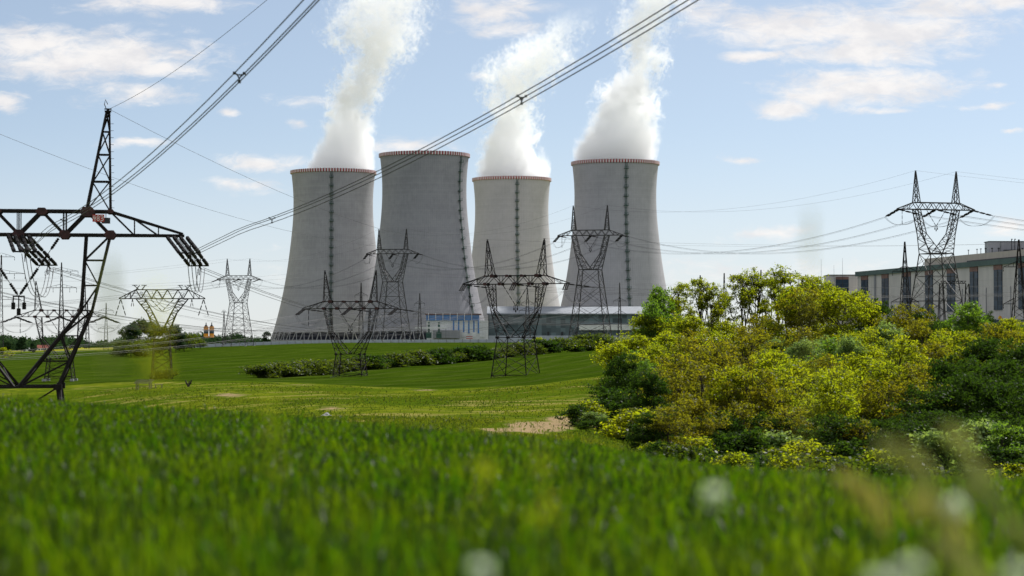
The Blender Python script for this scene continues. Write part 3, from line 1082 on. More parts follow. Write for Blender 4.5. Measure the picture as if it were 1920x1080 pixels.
            for j in (-1, 1):
                a = Vector((s * 8.2, j * .5, zp))
                b = Vector((s * 4.9, j * .5, zp))
                mb.bar((s * S['arm_out'] - s * .9, j * ay, zt), a, wb * 1.2)
                mb.bar((s * S['arm_in'] + s * .9, j * ay, zt), b, wb * 1.2)
                mb.bar((s * S['arm_out'], j * ay, zt), a.lerp(b, .5), wb)
                mb.bar((s * 8.7, j * .5, zp), (s * 7.2, j * .5, zp), wb * 1.3)
                mb.bar((s * 6.0, j * .5, zp), (s * 4.5, j * .5, zp), wb * 1.3)
        mb.build('earth_wire_peak', mt, root)
    # insulators
    rot = Matrix.Rotation(-theta, 3, 'Z')
    out = {'peaks': [], 'in': [], 'out': []}
    W = Matrix.Translation(loc) @ Matrix.Rotation(theta, 4, 'Z')
    for s in (-1, 1):
        out['peaks'].append(W @ Vector((s * S['peak_x'], 0, zp)))
    if tension:
        for x in (-tp + .5, 0.0, tp - .5):
            ends = {}
            for key, d in (('in', d_in), ('out', d_out)):
                d = rot @ Vector(d)
                d.normalize()
                side = d.cross(Vector((0, 0, 1))).normalized()
                p = Vector((x, 0.3 if d.y > 0 else -0.3, zc - .12))
                if abs(x) < 1:
                    p.y = math.copysign(ay, d.y)
                for i in range(nstr):
                    off = (i - (nstr - 1) / 2) * (0.56 if near else 0.46)
                    hang(root, p + side * off, d, L, sr, 4 if near else 3)
                e = p + d * L
                yk = MB()
                yk.bar(e - side * (nstr * .23), e + side * (nstr * .23), .12)
                if near:
                    up = side.cross(d)
                    ring = [e + d * (.35 + .25 * math.cos(a)) * 1 + up * .75 * math.sin(a) for a in np.linspace(0, 2 * math.pi, 15)]
                    yk.tube(ring, .035, 5, cap=False)
                    yk.bar(e, ring[4], .04)
                    yk.bar(p, e, .02)
                    r2 = [p + d * (1.0 + .9 * math.cos(a)) - up * (.65 + .35 * math.sin(a)) for a in np.linspace(math.pi * 1.0, 2 * math.pi, 9)]
                    yk.tube([p, p + d * .12 - up * .3] + r2, .035, 5)
                yk.bar(e, e + d * .9, .09)
                yk.build('yoke', M['insul'], root)
                ends[key] = e + d * .9
                out[key].append(W @ ends[key])
            j = MB()
            a, b = ends['in'], ends['out']
            low = Vector((x, 0, zc - S['vz'] - .3))
            for o in (-.3, 0, .3):
                pts = []
                for f in np.linspace(0, 1, 15):
                    g = 4 * f * (1 - f)
                    q = a.lerp(b, f)
                    q.z += (low.z - (a.z + b.z) / 2) * (1 - (1 - g) ** 1.35) * (1.0 if abs(x) < 1 else .85)
                    q += Vector((o, 0, 0))
                    pts.append(q)
                j.tube(pts, .03 if near else .028, 4)
            j.build('jumper_loop', M['wire_dark'] if near else M['wire'], root)
            if abs(x) < 1:
                for s in (-1, 1):
                    a0 = Vector((s * S['vx'], 0, zc - .1))
                    hang(root, a0, low - a0, (low - a0).length, .13 if near else .12, 4)
                wt = MB()
                for q in (-.45, 0, .45):
                    wt.bar(low + Vector((q, 0, 0)), low + Vector((q, 0, -.9 - (.5 if q == 0 else 0))), .1)
                    wt.lathe([(0, 0), (.17, -.02), (.17, -.6), (0, -.62)], 8, low + Vector((q, 0, -.5 - (.5 if q == 0 else 0))))
                wt.bar(low + Vector((-.5, 0, 0)), low + Vector((.5, 0, 0)), .12)
                wt.build('jumper_weight', M['insul'], root)
            elif (x < 0 and spec is SPEC_TALL) or (x < 0 and not near):
                a0 = Vector((x + 1.2, 0, zc - .1))
                hang(root, a0, (0, 0, -1), 5.0, .12, 3)
    else:
        for x in (-tp + .4, 0.0, tp - .4):
            top = Vector((x, 0, zc - .1))
            for s in (-1, 1):
                if abs(x) > 1:
                    hang(root, top, Vector((s * 1.5, -.2, -5.0)), 5.2, .16, 3)
                else:
                    hang(root, Vector((s * 3.4, 0, zc - .1)), Vector((-s * 3.4, 0, -3.6)), 4.9, .14, 3)
            low = top + Vector((0, 0, -5.0 if abs(x) > 1 else -3.8))
            for k in ('in', 'out'):
                out[k].append(W @ low)
        for (xa, xb, dp) in ((-6.4, 1.0, 4.2), (-3.0, 5.6, 4.6), (-6.0, 6.2, 5.6), (-1.0, 6.6, 3.2)):
            jl = MB()
            jl.tube([Vector((xa + (xb - xa) * f, .4 * math.sin(xa), zt - .5 - dp * 4 * f * (1 - f) - .5 * f)) for f in np.linspace(0, 1, 16)], .07, 5)
            jl.build('jumper_loop', M['insul'], root)
        for s in (-1, 1):
            hang(root, Vector((s * 8.6, 0, zc)), (-.16, 0, -1), 2.4, .11, 2)
            hang(root, Vector((s * 8.6, 0, zc)), (.16, 0, -1), 2.4, .11, 2)
    return root, out


def pos(px, D, py=None, dz=0):
    """pylon foot: on the ground, or at the pixel row py of the photograph"""
    v = on_ground(px, D)
    if py is not None:
        v.z = -(py - 640) / F * D
    return v


NEAR = Vector(((35 - 960) / F * 192, 192, 9.0 - 23.7))
CATB = pos(113, 690)
CAT3 = pos(657, 640)
CAT4 = pos(967, 545)
T445 = pos(447, 1361)
T735 = pos(736, 1137)
T1105 = pos(1107, 938)
T1755 = pos(1756, 728)
FLAT = pos(304, 665)
CATB.z = 46 / F * 690 - 23.7 + 4.6
CAT3.z = (640 - 578.6) / F * 640 - 23.7 + 4.2
CAT4.z = (640 - 532.5) / F * 545 - 23.7
FLAT.z = (640 - 560) / F * 665 - 23.9
T445.z = (640 - 523.7) / F * 1361 - 43.2 + 3.5
T735.z = (640 - 475.7) / F * 1137 - 43.2
T1105.z = (640 - 441.3) / F * 938 - 43.2
T1755.z = (640 - 393) / F * 728 - 43.2
OFF_R = Vector((230, 560, 2.0))
OFF_L = Vector((-330, 1500, -4))


def dirv(a, b, slope):
    d = Vector((b.x - a.x, b.y - a.y, 0)).normalized()
    return (d.x, d.y, slope)


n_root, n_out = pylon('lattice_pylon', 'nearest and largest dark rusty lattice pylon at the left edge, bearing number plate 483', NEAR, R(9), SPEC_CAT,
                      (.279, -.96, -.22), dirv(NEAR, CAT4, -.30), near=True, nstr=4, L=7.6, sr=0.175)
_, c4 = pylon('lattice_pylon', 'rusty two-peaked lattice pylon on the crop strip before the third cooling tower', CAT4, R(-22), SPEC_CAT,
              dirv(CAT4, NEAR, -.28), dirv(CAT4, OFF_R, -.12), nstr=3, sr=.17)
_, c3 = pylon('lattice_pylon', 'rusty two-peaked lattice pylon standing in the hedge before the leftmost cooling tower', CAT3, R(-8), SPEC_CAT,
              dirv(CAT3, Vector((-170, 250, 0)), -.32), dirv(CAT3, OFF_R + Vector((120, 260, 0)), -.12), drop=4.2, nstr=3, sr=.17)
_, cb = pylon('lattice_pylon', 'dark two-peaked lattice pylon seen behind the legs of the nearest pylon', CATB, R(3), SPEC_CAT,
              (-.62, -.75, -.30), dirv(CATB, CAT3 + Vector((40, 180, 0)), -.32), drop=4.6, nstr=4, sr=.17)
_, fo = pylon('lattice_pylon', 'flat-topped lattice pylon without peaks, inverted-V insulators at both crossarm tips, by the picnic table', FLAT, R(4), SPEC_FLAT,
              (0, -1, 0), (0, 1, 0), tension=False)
_, t1 = pylon('lattice_pylon', 'tall grey lattice pylon farthest left, beside the two orange silos', T445, R(-14), SPEC_TALL,
              dirv(T445, OFF_L, -.25), dirv(T445, T735, -.12), mat='galv', drop=3.5, group='tall grey lattice pylons', sr=.2)
_, t2 = pylon('lattice_pylon', 'tall grey lattice pylon before the gap between the first two cooling towers', T735, R(-14), SPEC_TALL,
              dirv(T735, T445, -.45), dirv(T735, T1105, -.14), mat='galv', group='tall grey lattice pylons', sr=.2)
_, t3 = pylon('lattice_pylon', 'tall grey lattice pylon before the left edge of the rightmost cooling tower', T1105, R(-14), SPEC_TALL,
              dirv(T1105, T735, -.45), dirv(T1105, T1755, -.14), mat='galv', group='tall grey lattice pylons', sr=.2)
_, t4 = pylon('lattice_pylon', 'tall grey lattice pylon before the beige turbine hall, rising behind the grove', T1755, R(17), SPEC_TALL,
              dirv(T1755, T1105, -.30), (.93, .25, -.22), mat='galv', group='tall grey lattice pylons', L=6.5, sr=.22)

# number plate of the nearest pylon: red plate, white figures, black plate beside it
DIG = {'4': ['10010', '10010', '10010', '11111', '00010', '00010', '00010'], '8': ['01110', '10001', '10001', '01110', '10001', '10001', '01110'],
       '3': ['11110', '00001', '00001', '01110', '00001', '00001', '11110']}
g = MB()
zc_, zt_ = 23.7, 25.7
px_ = 6.62
g.box((px_, -1.36, 25.08), (0.98, .05, .62))
sg = g.build('number_plate', M['red'], n_root)
g = MB()
for k, ch in enumerate('483'):
    for r_, row in enumerate(DIG[ch]):
        for c_, b_ in enumerate(row):
            if b_ == '1':
                g.box((px_ - .33 + k * .315 + (c_ - 2) * .047, -1.395, 25.08 + (3 - r_) * .066), (.05, .02, .068))
g.build('figures', M['white'], sg)
g = MB()
g.box((px_ + .62, -1.30, 24.88), (0.72, .05, .5))
g.bar((px_ + .62, -1.2, 24.9), (px_ + .62, -1.2, 25.7), .06)
g.build('blank_plate', M['dark'], n_root)


# ------------------------------------------------------------------ conductors
def para(P, Q, sag, n=28):
    P, Q = Vector(P), Vector(Q)
    return [P.lerp(Q, t) - Vector((0, 0, 4 * sag * t * (1 - t))) for t in np.linspace(0, 1, n)]


def bundle(label, pts, group, r=0.026, gap=0.4, near=False, spacers=()):
    """three-wire conductor bundle with spacers"""
    d = (pts[-1] - pts[0])
    side = Vector((d.y, -d.x, 0)).normalized()
    root = thing('conductor_bundle', label, 'power cable', pts[0], 0, group)
    mat = M['wire_dark'] if near else M['wire']
    offs = [(-.5, .29), (.5, .29), (0, -.58)]
    for ox, oz in offs:
        mb = MB()
        mb.tube([p - pts[0] + side * (ox * gap) + Vector((0, 0, oz * gap)) for p in pts], r, 4 if not near else 6)
        mb.build('wire', mat, root)
    for s in spacers:
        mb = MB()
        c = s - pts[0]
        P = [c + side * (ox * gap) + Vector((0, 0, oz * gap)) for ox, oz in offs]
        for i in range(3):
            mb.bar(c + (P[i] - c) * .45, P[i] + (P[i] - c) * .1, .05)
            mb.bar(c + (P[i] - c) * .45, c + (P[(i + 1) % 3] - c) * .45, .045)
            mb.box(P[i], (.1, .16, .09))
        mb.build('spacer', M['dark'], root)
    return root


def earth(label, pts, group, r=.02, near=False):
    mb = MB()
    p0 = pts[0]
    mb.tube([p - p0 for p in pts], r, 4)
    o = mb.build('earth_wire', M['wire_dark'] if near else M['wire'], None, p0)
    tag(o, label, 'power cable', group)


GN = 'cables passing overhead from the nearest pylon'
a_ = .29
P0 = n_out['in'][2]


def overhead(P0, zmin, c, s0, smax=330):
    pts = []
    for s in np.linspace(0, smax, 60):
        f = min(1, s / 25.0)
        z = zmin + c * (s - s0) ** 2
        pts.append(Vector((P0.x + a_ * s, P0.y - s, P0.z * (1 - f) + z * f)))
    return pts


pts = overhead(P0, 7.95, .00043, 22)
fn = lambda pts, D: min(pts, key=lambda p: abs(p.y - D))


def atD(pts, D):
    for a, b in zip(pts[:-1], pts[1:]):
        if a.y >= D >= b.y:
            return a.lerp(b, (a.y - D) / (a.y - b.y))
    return pts[-1]


bundle('three-wire conductor bundle running from right tip of nearest pylon up across the cooling towers', pts, GN, .022, .36, True, [atD(pts, 150), atD(pts, 94), atD(pts, 45)])
P1 = n_out['in'][1]
pts = overhead(P1, 7.9, .00045, 40)
bundle('three-wire conductor bundle climbing steeply from middle of nearest pylon over the left sky', pts, GN, .022, .36, True, [atD(pts, 82), atD(pts, 150)])
pk = n_out['peaks'][1]
pts = [Vector((pk.x + a_ * s, pk.y - s, 17.9 + .00037 * (s - 70) ** 2)) for s in np.linspace(0, 330, 60)]
earth('single thin wire rising from the peak of nearest pylon to the top of the sky', pts, GN, .018, True)
PH = ['left', 'middle', 'right']


def span(A, B, ka, kb, sag, esag, fro, to, group, r=.026, near=False):
    for i in range(3):
        bundle(f'{PH[i]} conductors sagging from {fro} to {to}', para(A[ka][i], B[kb][i], sag), group, r, .4, near)
    for i in range(2):
        earth(f'thin wire joining {("left", "right")[i]} peaks of {fro} and {to}', para(A['peaks'][i], B['peaks'][i], esag), group, r * .8, near)


span(n_out, c4, 'out', 'in', 7.5, 6.0, 'the nearest pylon', 'the third tower pylon', 'cables crossing the valley', .021, True)
span(t1, t2, 'out', 'in', 9, 7, 'the silo-side pylon', 'the tower gap pylon', 'cables between the tall grey pylons', .027)
span(t2, t3, 'out', 'in', 9, 7, 'the tower gap pylon', 'the right tower pylon', 'cables between the tall grey pylons', .027)
span(t3, t4, 'out', 'in', 9, 7, 'the right tower pylon', 'the turbine-hall pylon', 'cables between the tall grey pylons', .026)


def stub(A, key, off, sag, esag, label, group, r=.021, do=(0, 1, 2), peaks=True):
    for i in do:
        bundle(f'{PH[i]} conductor bundle {label}', para(A[key][i], A[key][i] + Vector(off), sag), group, r)
    if peaks:
        for i in range(2):
            earth(f'thin wire from {("left", "right")[i]} peak {label}', para(A['peaks'][i], A['peaks'][i] + Vector(off), esag), group, r * .8)


stub(t4, 'out', (300, 110, -3), 9, 6, 'leaving the turbine-hall pylon to the right', 'cables leaving the view', .03)
stub(c4, 'out', (240, 60, 8), 5, 4, 'leaving the pylon before the third tower to the right', 'cables leaving the view')
stub(c3, 'out', (330, 250, 6), 7, 5, 'leaving the pylon in the hedge to the right', 'cables leaving the view')
stub(c3, 'in', (-150, -330, -6), 8, 6, 'sagging from the pylon in the hedge to the lower left', 'cables crossing the valley', .019)
stub(cb, 'out', (150, 420, 8), 5, 4, 'from the pylon behind the nearest one towards the silos', 'cables crossing the valley', .018, peaks=False)
stub(cb, 'in', (-120, -150, 4), 3, 2, 'leaving the pylon behind the nearest one to the left', 'cables leaving the view', .026)
stub(fo, 'out', (80, 480, 6), 8, 6, 'running back from the flat-topped pylon', 'cables crossing the valley', .018, peaks=False)
stub(t1, 'in', (-330, 120, -8), 10, 8, 'leaving the silo-side pylon to the left', 'cables leaving the view', .036)


# ------------------------------------------------------------------ small masts
def mast(label, px, D, py_top, py_base, arms, w0, group, mat='galv', strings=True):
    """slim square lattice mast; arms = [(height fraction, half length m)]"""
    loc = Vector(((px - 960) / F * D, D, -(py_base - 640) / F * D))
    H = (py_base - py_top) / F * D
    root = thing('lattice_mast', label, 'pylon', loc, R(rng.uniform(-14, 14)), group)
    mb = MB()
    n = max(8, int(H / 2.2))
    wc, wb = 0.20, 0.11

    def hw(f):
        return (w0 * (1 - f) + 0.18 * f) * .5 if f > .0 else w0 * .5
    C = [(-1, -1), (1, -1), (1, 1), (-1, 1)]
    for i in range(4):
        for k in range(n):
            f, g_ = k / n, (k + 1) / n
            a = Vector((C[i][0] * hw(f), C[i][1] * hw(f), H * f))
            b = Vector((C[i][0] * hw(g_), C[i][1] * hw(g_), H * g_))
            j = (i + 1) % 4
            c = Vector((C[j][0] * hw(f), C[j][1] * hw(f), H * f))
            d = Vector((C[j][0] * hw(g_), C[j][1] * hw(g_), H * g_))
            mb.bar(a, b, wc)
            mb.bar(a if k % 2 else c, d if k % 2 else b, wb)
    mb.build('mast_body', M[mat], root)
    out = []
    for f, L in arms:
        m2 = MB()
        z = H * f
        for s in (-1, 1):
            for j in (-1, 1):
                m2.bar((s * hw(f), j * hw(f), z), (s * L, 0, z), wc * .8)
                m2.bar((s * hw(f), j * hw(f), z + 1.5), (s * L, 0, z), wb)
            for q in (.35, .65):
                m2.bar((s * L * q, 0, z), (s * L * q, 0, z + 1.5 * (1 - q)), wb)
        m2.build('crossarm', M[mat], root)
        if strings:
            for s in (-1, 1):
                for q in ((1.0, .55) if L > 6 else (1.0,)):
                    hang(root, (s * L * q, 0, z), (0, 0, -1), 2.2 if L > 6 else 1.4, .12, 2)
                    out.append(root.matrix_basis @ Vector((s * L * q, 0, z - 2.2)))
    return out


GM = 'slim lattice masts'
mast('slim lattice mast with two wide crossarms seen left of the nearest pylon legs', 115, 1000, 492, 640, [(.68, 6.6), (.89, 7.2), (.45, .6)], 2.6, GM)
mast('slim lattice mast cut by the left edge of view, crossarms pointing right', 2, 880, 478, 652, [(.98, 5.0), (.80, 9.0), (.52, 7.5)], 1.8, GM)
m_a = mast('small lattice mast at the far edge of the field, left of the tree clump', 199, 1350, 568, 657, [(.84, 4.2), (.46, 4.6)], 2.6, GM)
m_b = mast('slim lattice mast left of the far field mast, half hidden by pylon legs', 164, 1250, 565, 654, [(.94, 3.8), (.55, 5.0)], 2.2, GM)
m_c = mast('small lattice mast close beside the blue-topped building, on its left', 787, 1250, 550, 636, [(.55, 3.6), (.78, 2.8)], 2.4, GM)
m_d = mast('small lattice mast before the right cooling tower, left of the trees', 1162, 1250, 530, 634, [(.67, 3.6), (.44, 3.8)], 2.0, GM)
m_e = mast('small lattice mast hidden behind the peaks of the pylon in the hedge', 677, 1250, 530, 636, [(.78, 3.5), (.55, 3.9)], 2.6, GM)
m_f = mast('small lattice mast seen through the pylon before the third tower', 989, 1250, 540, 634, [(.55, 4.6), (.70, 3.4)], 3.4, GM)
m_g = mast('dark lattice mast left of the turbine-hall pylon, above the trees', 1697, 700, 453, 600, [(.62, 3.9), (.23, 4.4)], 3.0, GM, 'steel')
m_h = mast('dark lattice mast at the right edge before the turbine hall', 1911, 640, 449, 600, [(.66, 4.4), (.20, 4.4)], 3.6, GM, 'steel')
mast('thin dark lattice mast rising behind the bare-trunked trees', 1313, 900, 516, 634, [(.80, 1.3)], 1.6, GM, 'steel', False)
mast('second thin lattice mast behind the bare-trunked trees, right of the first', 1358, 900, 512, 634, [(.72, 1.2)], 1.6, GM, 'steel', False)
mast('thin lattice mast carrying a wide gantry arm behind the tree tops', 1427, 900, 506, 634, [(.70, 7.5), (.58, 3.0)], 1.8, GM, 'steel')
mast('slender mast at the left side of the silo-side pylon', 420, 1340, 583, 645, [(.96, 1.6)], 1.9, GM, 'galv', False)
for (A, B, nm) in ((m_c, m_d, 'the blue building mast and the right tower mast'), (m_e, m_c, 'the hedge pylon mast and the blue building mast'), (m_b, m_a, 'the two far field masts')):
    for i in range(min(len(A), len(B))):
        earth(f'thin wire number {("one", "two", "three", "four", "five", "six")[i]} strung between {nm}', para(A[i], B[i], 2.5, 16), 'thin wires between the small masts', .03)
for k, pxx in enumerate((1540, 1564, 1580)):
    c = Vector(((pxx - 960) / F * 1330, 1330, 11))
    mb = MB()
    top = (640 - (486, 497, 484)[k]) / F * 1330 - 11
    mb.tube([(0, 0, 0), (0, 0, top * .55), (0, 0, top * .56), (0, 0, top)], [.28, .22, .12, .05], 6)
    for q in (.3, .45, .53):
        mb.bar((-.5, 0, top * q), (.5, 0, top * q), .12)
    o = mb.build('lightning_rod', M['galv'], None, c)
    tag(o, ('leftmost thin lightning rod beside the far end of turbine hall', 'shorter middle lightning rod between two taller ones by turbine hall', 'tall lightning rod directly before the turbine hall annex')[k], 'lightning rod', 'lightning rods by the turbine hall')
# ------------------------------------------------------------------ buildings
def px2x(px, D):
    return (px - 960) / F * D


def py2z(py, D):
    return -(py - 640) / F * D


def slab(root, name, mat, px0, px1, py0, py1, D, depth, gap=0.0):
    """box part of a building that faces the camera: front face at distance D"""
    o = root.location
    x0, x1 = px2x(px0, D), px2x(px1, D)
    z0, z1 = py2z(py1, D), py2z(py0, D)
    mb = MB()
    mb.box(((x0 + x1) / 2 - o.x, D + depth / 2 - gap - o.y, (z0 + z1) / 2 - o.z), (x1 - x0, depth, z1 - z0))
    return mb.build(name, mat if not isinstance(mat, str) else M[mat], root)


# blue-topped pump house before the second tower
D0 = 1430
b = thing('pump_house', 'ivory pump house with bright blue top and blue stripes before the second cooling tower', 'building', (px2x(857, D0), D0, -.4))
slab(b, 'wall', 'ivory', 800, 915, 601, 641, D0, 16)
slab(b, 'blue_top', 'blue', 799, 898, 590.5, 600.8, D0 - 1, 15)
slab(b, 'roof_edge', 'brown', 797, 902, 588.2, 590.3, D0 - 1.5, 17)
for i, x in enumerate((850.5, 860, 869.5, 879, 888.5, 897)):
    slab(b, 'blue_strip', 'blue', x - 1.3, x + 1.3, 601, 625, D0 - .4, .5)
for i in range(7):
    slab(b, 'pipe_guard', 'white', 803 + i * 13.5, 804 + i * 13.5, 587, 604, D0 - 1.8, .25)
slab(b, 'plinth', 'grey', 812, 862, 619, 634, D0 - 5, 5)
for x in (866, 884, 900):
    slab(b, 'door', 'white', x, x + 8, 623, 632, D0 - .6, .7)
pr = thing('pipe_rack', 'white overhead pipes on green supports left of the blue-topped pump house', 'pipe rack', (px2x(806, D0 - 14), D0 - 14, -.4))
slab(pr, 'pipe', 'white', 778, 838, 613.5, 616, D0 - 14, .8)
slab(pr, 'pipe', 'white', 800, 812, 607, 608.5, D0 - 14, .6)
slab(pr, 'pipe', 'white', 818, 834, 607, 608.5, D0 - 14, .6)
for x in (804, 823):
    slab(pr, 'support', 'ladder', x - 2, x + 2, 604, 632, D0 - 13, 1.2)
    slab(pr, 'foot', 'ladder', x - 5, x + 5, 623, 634, D0 - 13.5, 1.6)
for x in (780, 836):
    slab(pr, 'post', 'galv2', x - .5, x + .5, 616, 634, D0 - 14, .4)

# long glazed hall before the two right-hand towers
D1 = 1445
b = thing('glazed_hall', 'long low hall with dark green glazing and pale flat roof before the right cooling towers', 'building', (px2x(1060, D1), D1, -.4))
slab(b, 'wall', 'dark', 915, 1232, 590, 641, D1 + .8, 30)
mb = MB()
o_ = b.location
xa_, xb_ = px2x(913, D1) - o_.x, px2x(1234, D1) - o_.x
z0_, z1_ = py2z(590, D1) - o_.z, py2z(573.5, D1) - o_.z
mb.add([(xa_, -1.4, z0_), (xb_, -1.4, z0_), (xb_, -1.4, z0_ + .7), (xa_, -1.4, z0_ + .7), (xa_, 24, z1_), (xb_, 24, z1_), (xb_, 32, z0_), (xa_, 32, z0_)],
       [(0, 1, 2, 3), (3, 2, 5, 4), (4, 5, 6, 7), (0, 7, 6, 1), (0, 3, 4, 7), (1, 6, 5, 2)])
mb.build('roof', M['roofpale'], b)
gl = slab(b, 'glazing', 'glass', 916, 1231, 590.2, 630, D1, .7)
for i in range(40):
    x = 917 + i * 8.05
    slab(gl, 'mullion', 'galv2', x - .22, x + .22, 590.4, 629, D1 - .22, .2).parent = b
slab(b, 'transom', 'galv2', 916, 1231, 608, 608.6, D1 - .26, .2)
slab(b, 'white_panel', 'white', 1086, 1231, 608.5, 619, D1 - 2, 1.6)
slab(b, 'plinth', 'wall', 916, 1231, 629.2, 641, D1 - .6, 1.0)
for i in range(6):
    slab(b, 'door', 'dark', 1000 + i * 26, 1004 + i * 26, 622, 629, D1 - .8, .3)
lp = [(925, 1), (1055, 2), (1195, 3)]

# perimeter wall of pale panels
wl = thing('perimeter_wall', 'pale grey concrete perimeter wall running before the cooling towers', 'wall', (px2x(790, 1405), 1405, -1.2))
prev = None
xs = np.linspace(330, 1240, 62)
mbw, mbp = MB(), MB()
for i in range(len(xs) - 1):
    xa, xb = xs[i], xs[i + 1]
    D = 1405
    za, zb_ = gz(px2x(xa, D), D), gz(px2x(xb, D), D)
    z = min(za, zb_) - .6
    h = 2.2
    cxx = (px2x(xa, D) + px2x(xb, D)) / 2 - wl.location.x
    zt_ = max(za, zb_) + h - .4
    mbw.box((cxx, 0, (z + zt_) / 2 - wl.location.z), (px2x(xb, D) - px2x(xa, D) - .3, .25, zt_ - z))
    mbp.box((px2x(xa, D) - wl.location.x, -.05, (z + zt_) / 2 - wl.location.z + .1), (.42, .5, zt_ - z + .2))
mbw.build('panels', M['wall'], wl)
mbp.build('posts', M['strut'], wl)
bd = thing('notice_board', 'white notice board with red lines fixed on the pale perimeter wall', 'sign', (px2x(880, 1403), 1404.6, py2z(633, 1404)))
mb = MB()
mb.box((0, 0, 0), (4.4, .1, 2.0))
mb.build('board', M['white'], bd)
mb = MB()
for q in (-.55, .55):
    mb.box((0, -.07, q), (4.0, .05, .45))
mb.build('red_bar', M['red'], bd)
ta = thing('tent', 'small bright orange pointed tent beside the foot of a tall pylon', 'tent', (px2x(1089, 1150), 1150, gz(px2x(1089, 1150), 1150)))
mb = MB()
mb.add([(-.9, -1, 0), (1.1, -1, 0), (1.1, 1, 0), (-.9, 1, 0), (-.1, -.3, 2.6), (.1, .3, 2.6)], [(0, 1, 4), (1, 2, 5, 4), (2, 3, 5), (3, 0, 4, 5), (3, 2, 1, 0)])
mb.build('canvas', M['orange'], ta)
mb = MB()
mb.bar((0, 0, 0), (0, 0, 2.9), .1)
mb.build('pole', M['galv'], ta)

# turbine hall, receding to the left
Pr = Vector((px2x(1960, 1120), 1120, 11.0))
Pl = Vector((px2x(1608, 1385), 1385, 11.0))
e1 = (Pl - Pr)
LEN = e1.length
ang = math.atan2(e1.y, e1.x)
hall = thing('turbine_hall', 'long beige turbine hall with tall dark blue windows and green fascia above the trees', 'building', Pr, ang)
# local frame: x runs along the facade to the far end, +y looks towards the plant's front (the camera side)
HZ = (640 - 493) / F * 1150 - 11.0


def hb(name, mat, x0, x1, y0, y1, z0, z1, parent=None):
    mb = MB()
    mb.box(((x0 + x1) / 2, (y0 + y1) / 2, (z0 + z1) / 2), (abs(x1 - x0), abs(y1 - y0), z1 - z0))
    return mb.build(name, M[mat], parent or hall)


sgn = 1.0
nrm = Matrix.Rotation(ang, 3, 'Z') @ Vector((0, 1, 0))
if nrm.dot(Vector((0, 0, 0)) - Pr) < 0:
    sgn = -1.0


def x_at(px):
    """distance along the facade seen at column px"""
    u = (px - 960) / F
    d = e1.normalized()
    return (u * Pr.y - Pr.x) / (d.x - u * d.y)


hb('wall', 'beige', 0, LEN, -sgn * 60, 0, 0, HZ)
hb('fascia', 'green', -1, LEN + 1, -sgn * 58, sgn * 1.2, HZ, HZ + 2.7)
hb('parapet', 'beige2', -1, LEN * .62, -sgn * 50, -sgn * 3, HZ + 2.7, HZ + 7.0)
hb('roof_dark_strip', 'dark', -1, LEN * .38, -sgn * 3, -sgn * 1.5, HZ + 2.7, HZ + 3.6)  # solid dark strip along the foot of the parapet
for (pa, pb) in ((1616, 1628), (1654.5, 1666.5), (1695, 1708), (1736, 1749.5), (1777, 1791.5), (1820, 1834.5), (1865, 1880), (1911, 1927)):
    xa, xb = x_at(pa), x_at(pb)
    w_ = hb('window', 'navy', xb, xa, -.3, sgn * .5, 5.2, HZ - 2.6)
    hb('window_head', 'brown', xb, xa, -.3, sgn * .6, HZ - 2.6, HZ - .1)
    xm_ = (xa + xb) / 2
    hb('mullion', 'dark', xm_ - .25, xm_ + .25, sgn * .5, sgn * .62, 5.2, HZ - 2.6, w_)
for p_ in (1641, 1642.5):
    xq = x_at(p_)
    hb('downpipe', 'grey', xq - .5, xq + .5, 0, sgn * .6, 0, HZ)
for p_ in (1763, 1805, 1850, 1896):
    xq = x_at(p_)
    hb('downpipe', 'grey', xq - .12, xq + .12, 0, sgn * .4, 0, HZ * .6)
xs_ = [x_at(p_) for p_ in np.linspace(1612, 1950, 40)]
an = thing('annex', 'low beige annex with one wide dark window at the far left end of turbine hall', 'building', (px2x(1583, 1395), 1395, 10.5))
slab(an, 'wall', 'beige', 1554, 1609, 516, 612, 1395, 20)
slab(an, 'window', 'navy', 1567.5, 1591.5, 524, 575, 1395 - .5, .6)
slab(an, 'window_head', 'brown', 1567.5, 1591.5, 519, 524, 1395 - .6, .7)
slab(an, 'roof_edge', 'dark', 1553, 1610, 514.8, 516, 1395 - .4, 20.6)
# reactor annex on the roof line, at the right edge
D2 = 1330
rb = thing('reactor_block', 'grey windowless block with vent pipes standing above the turbine hall roof', 'building', (px2x(1900, D2), D2, 11))
slab(rb, 'wall', 'grey', 1855, 1990, 453, 600, D2, 12)
slab(rb, 'roof_edge', 'dark', 1854, 1991, 451.8, 453.2, D2 - .4, 13)
g_ = slab(rb, 'louvre_band', 'dark', 1835, 1990, 477.5, 487, D2 - 12, 11)
for i in range(26):
    slab(rb, 'louvre_fin', 'galv2', 1837 + i * 6, 1838.6 + i * 6, 480.5, 486, D2 - 12.5, .5)
slab(rb, 'louvre_roof', 'grey', 1834, 1991, 476, 478.6, D2 - 12.8, 13)
for x in (1849, 1861, 1873.5, 1918):
    s_ = slab(rb, 'vent_pipe', 'dark', x - .7, x + .7, 466, 478, D2 - 8, .6)
    slab(rb, 'vent_cowl', 'dark', x - 1.7, x + 1.7, 464.5, 467, D2 - 8.2, 1.1)
for x in (1897.5, 1903.5):
    s_ = slab(rb, 'chimney', 'dark', x - .6, x + .6, 449, 470, D2 - 3, .5)
    slab(rb, 'chimney_elbow', 'dark', x - .6, x + 2, 447.6, 449.2, D2 - 3, .5)
slab(rb, 'duct', 'dark', 1884, 1908, 468, 474, D2 - 5, 3)
slab(rb, 'downpipe', 'galv2', 1876.6, 1877.6, 453, 476, D2 - .5, .5)
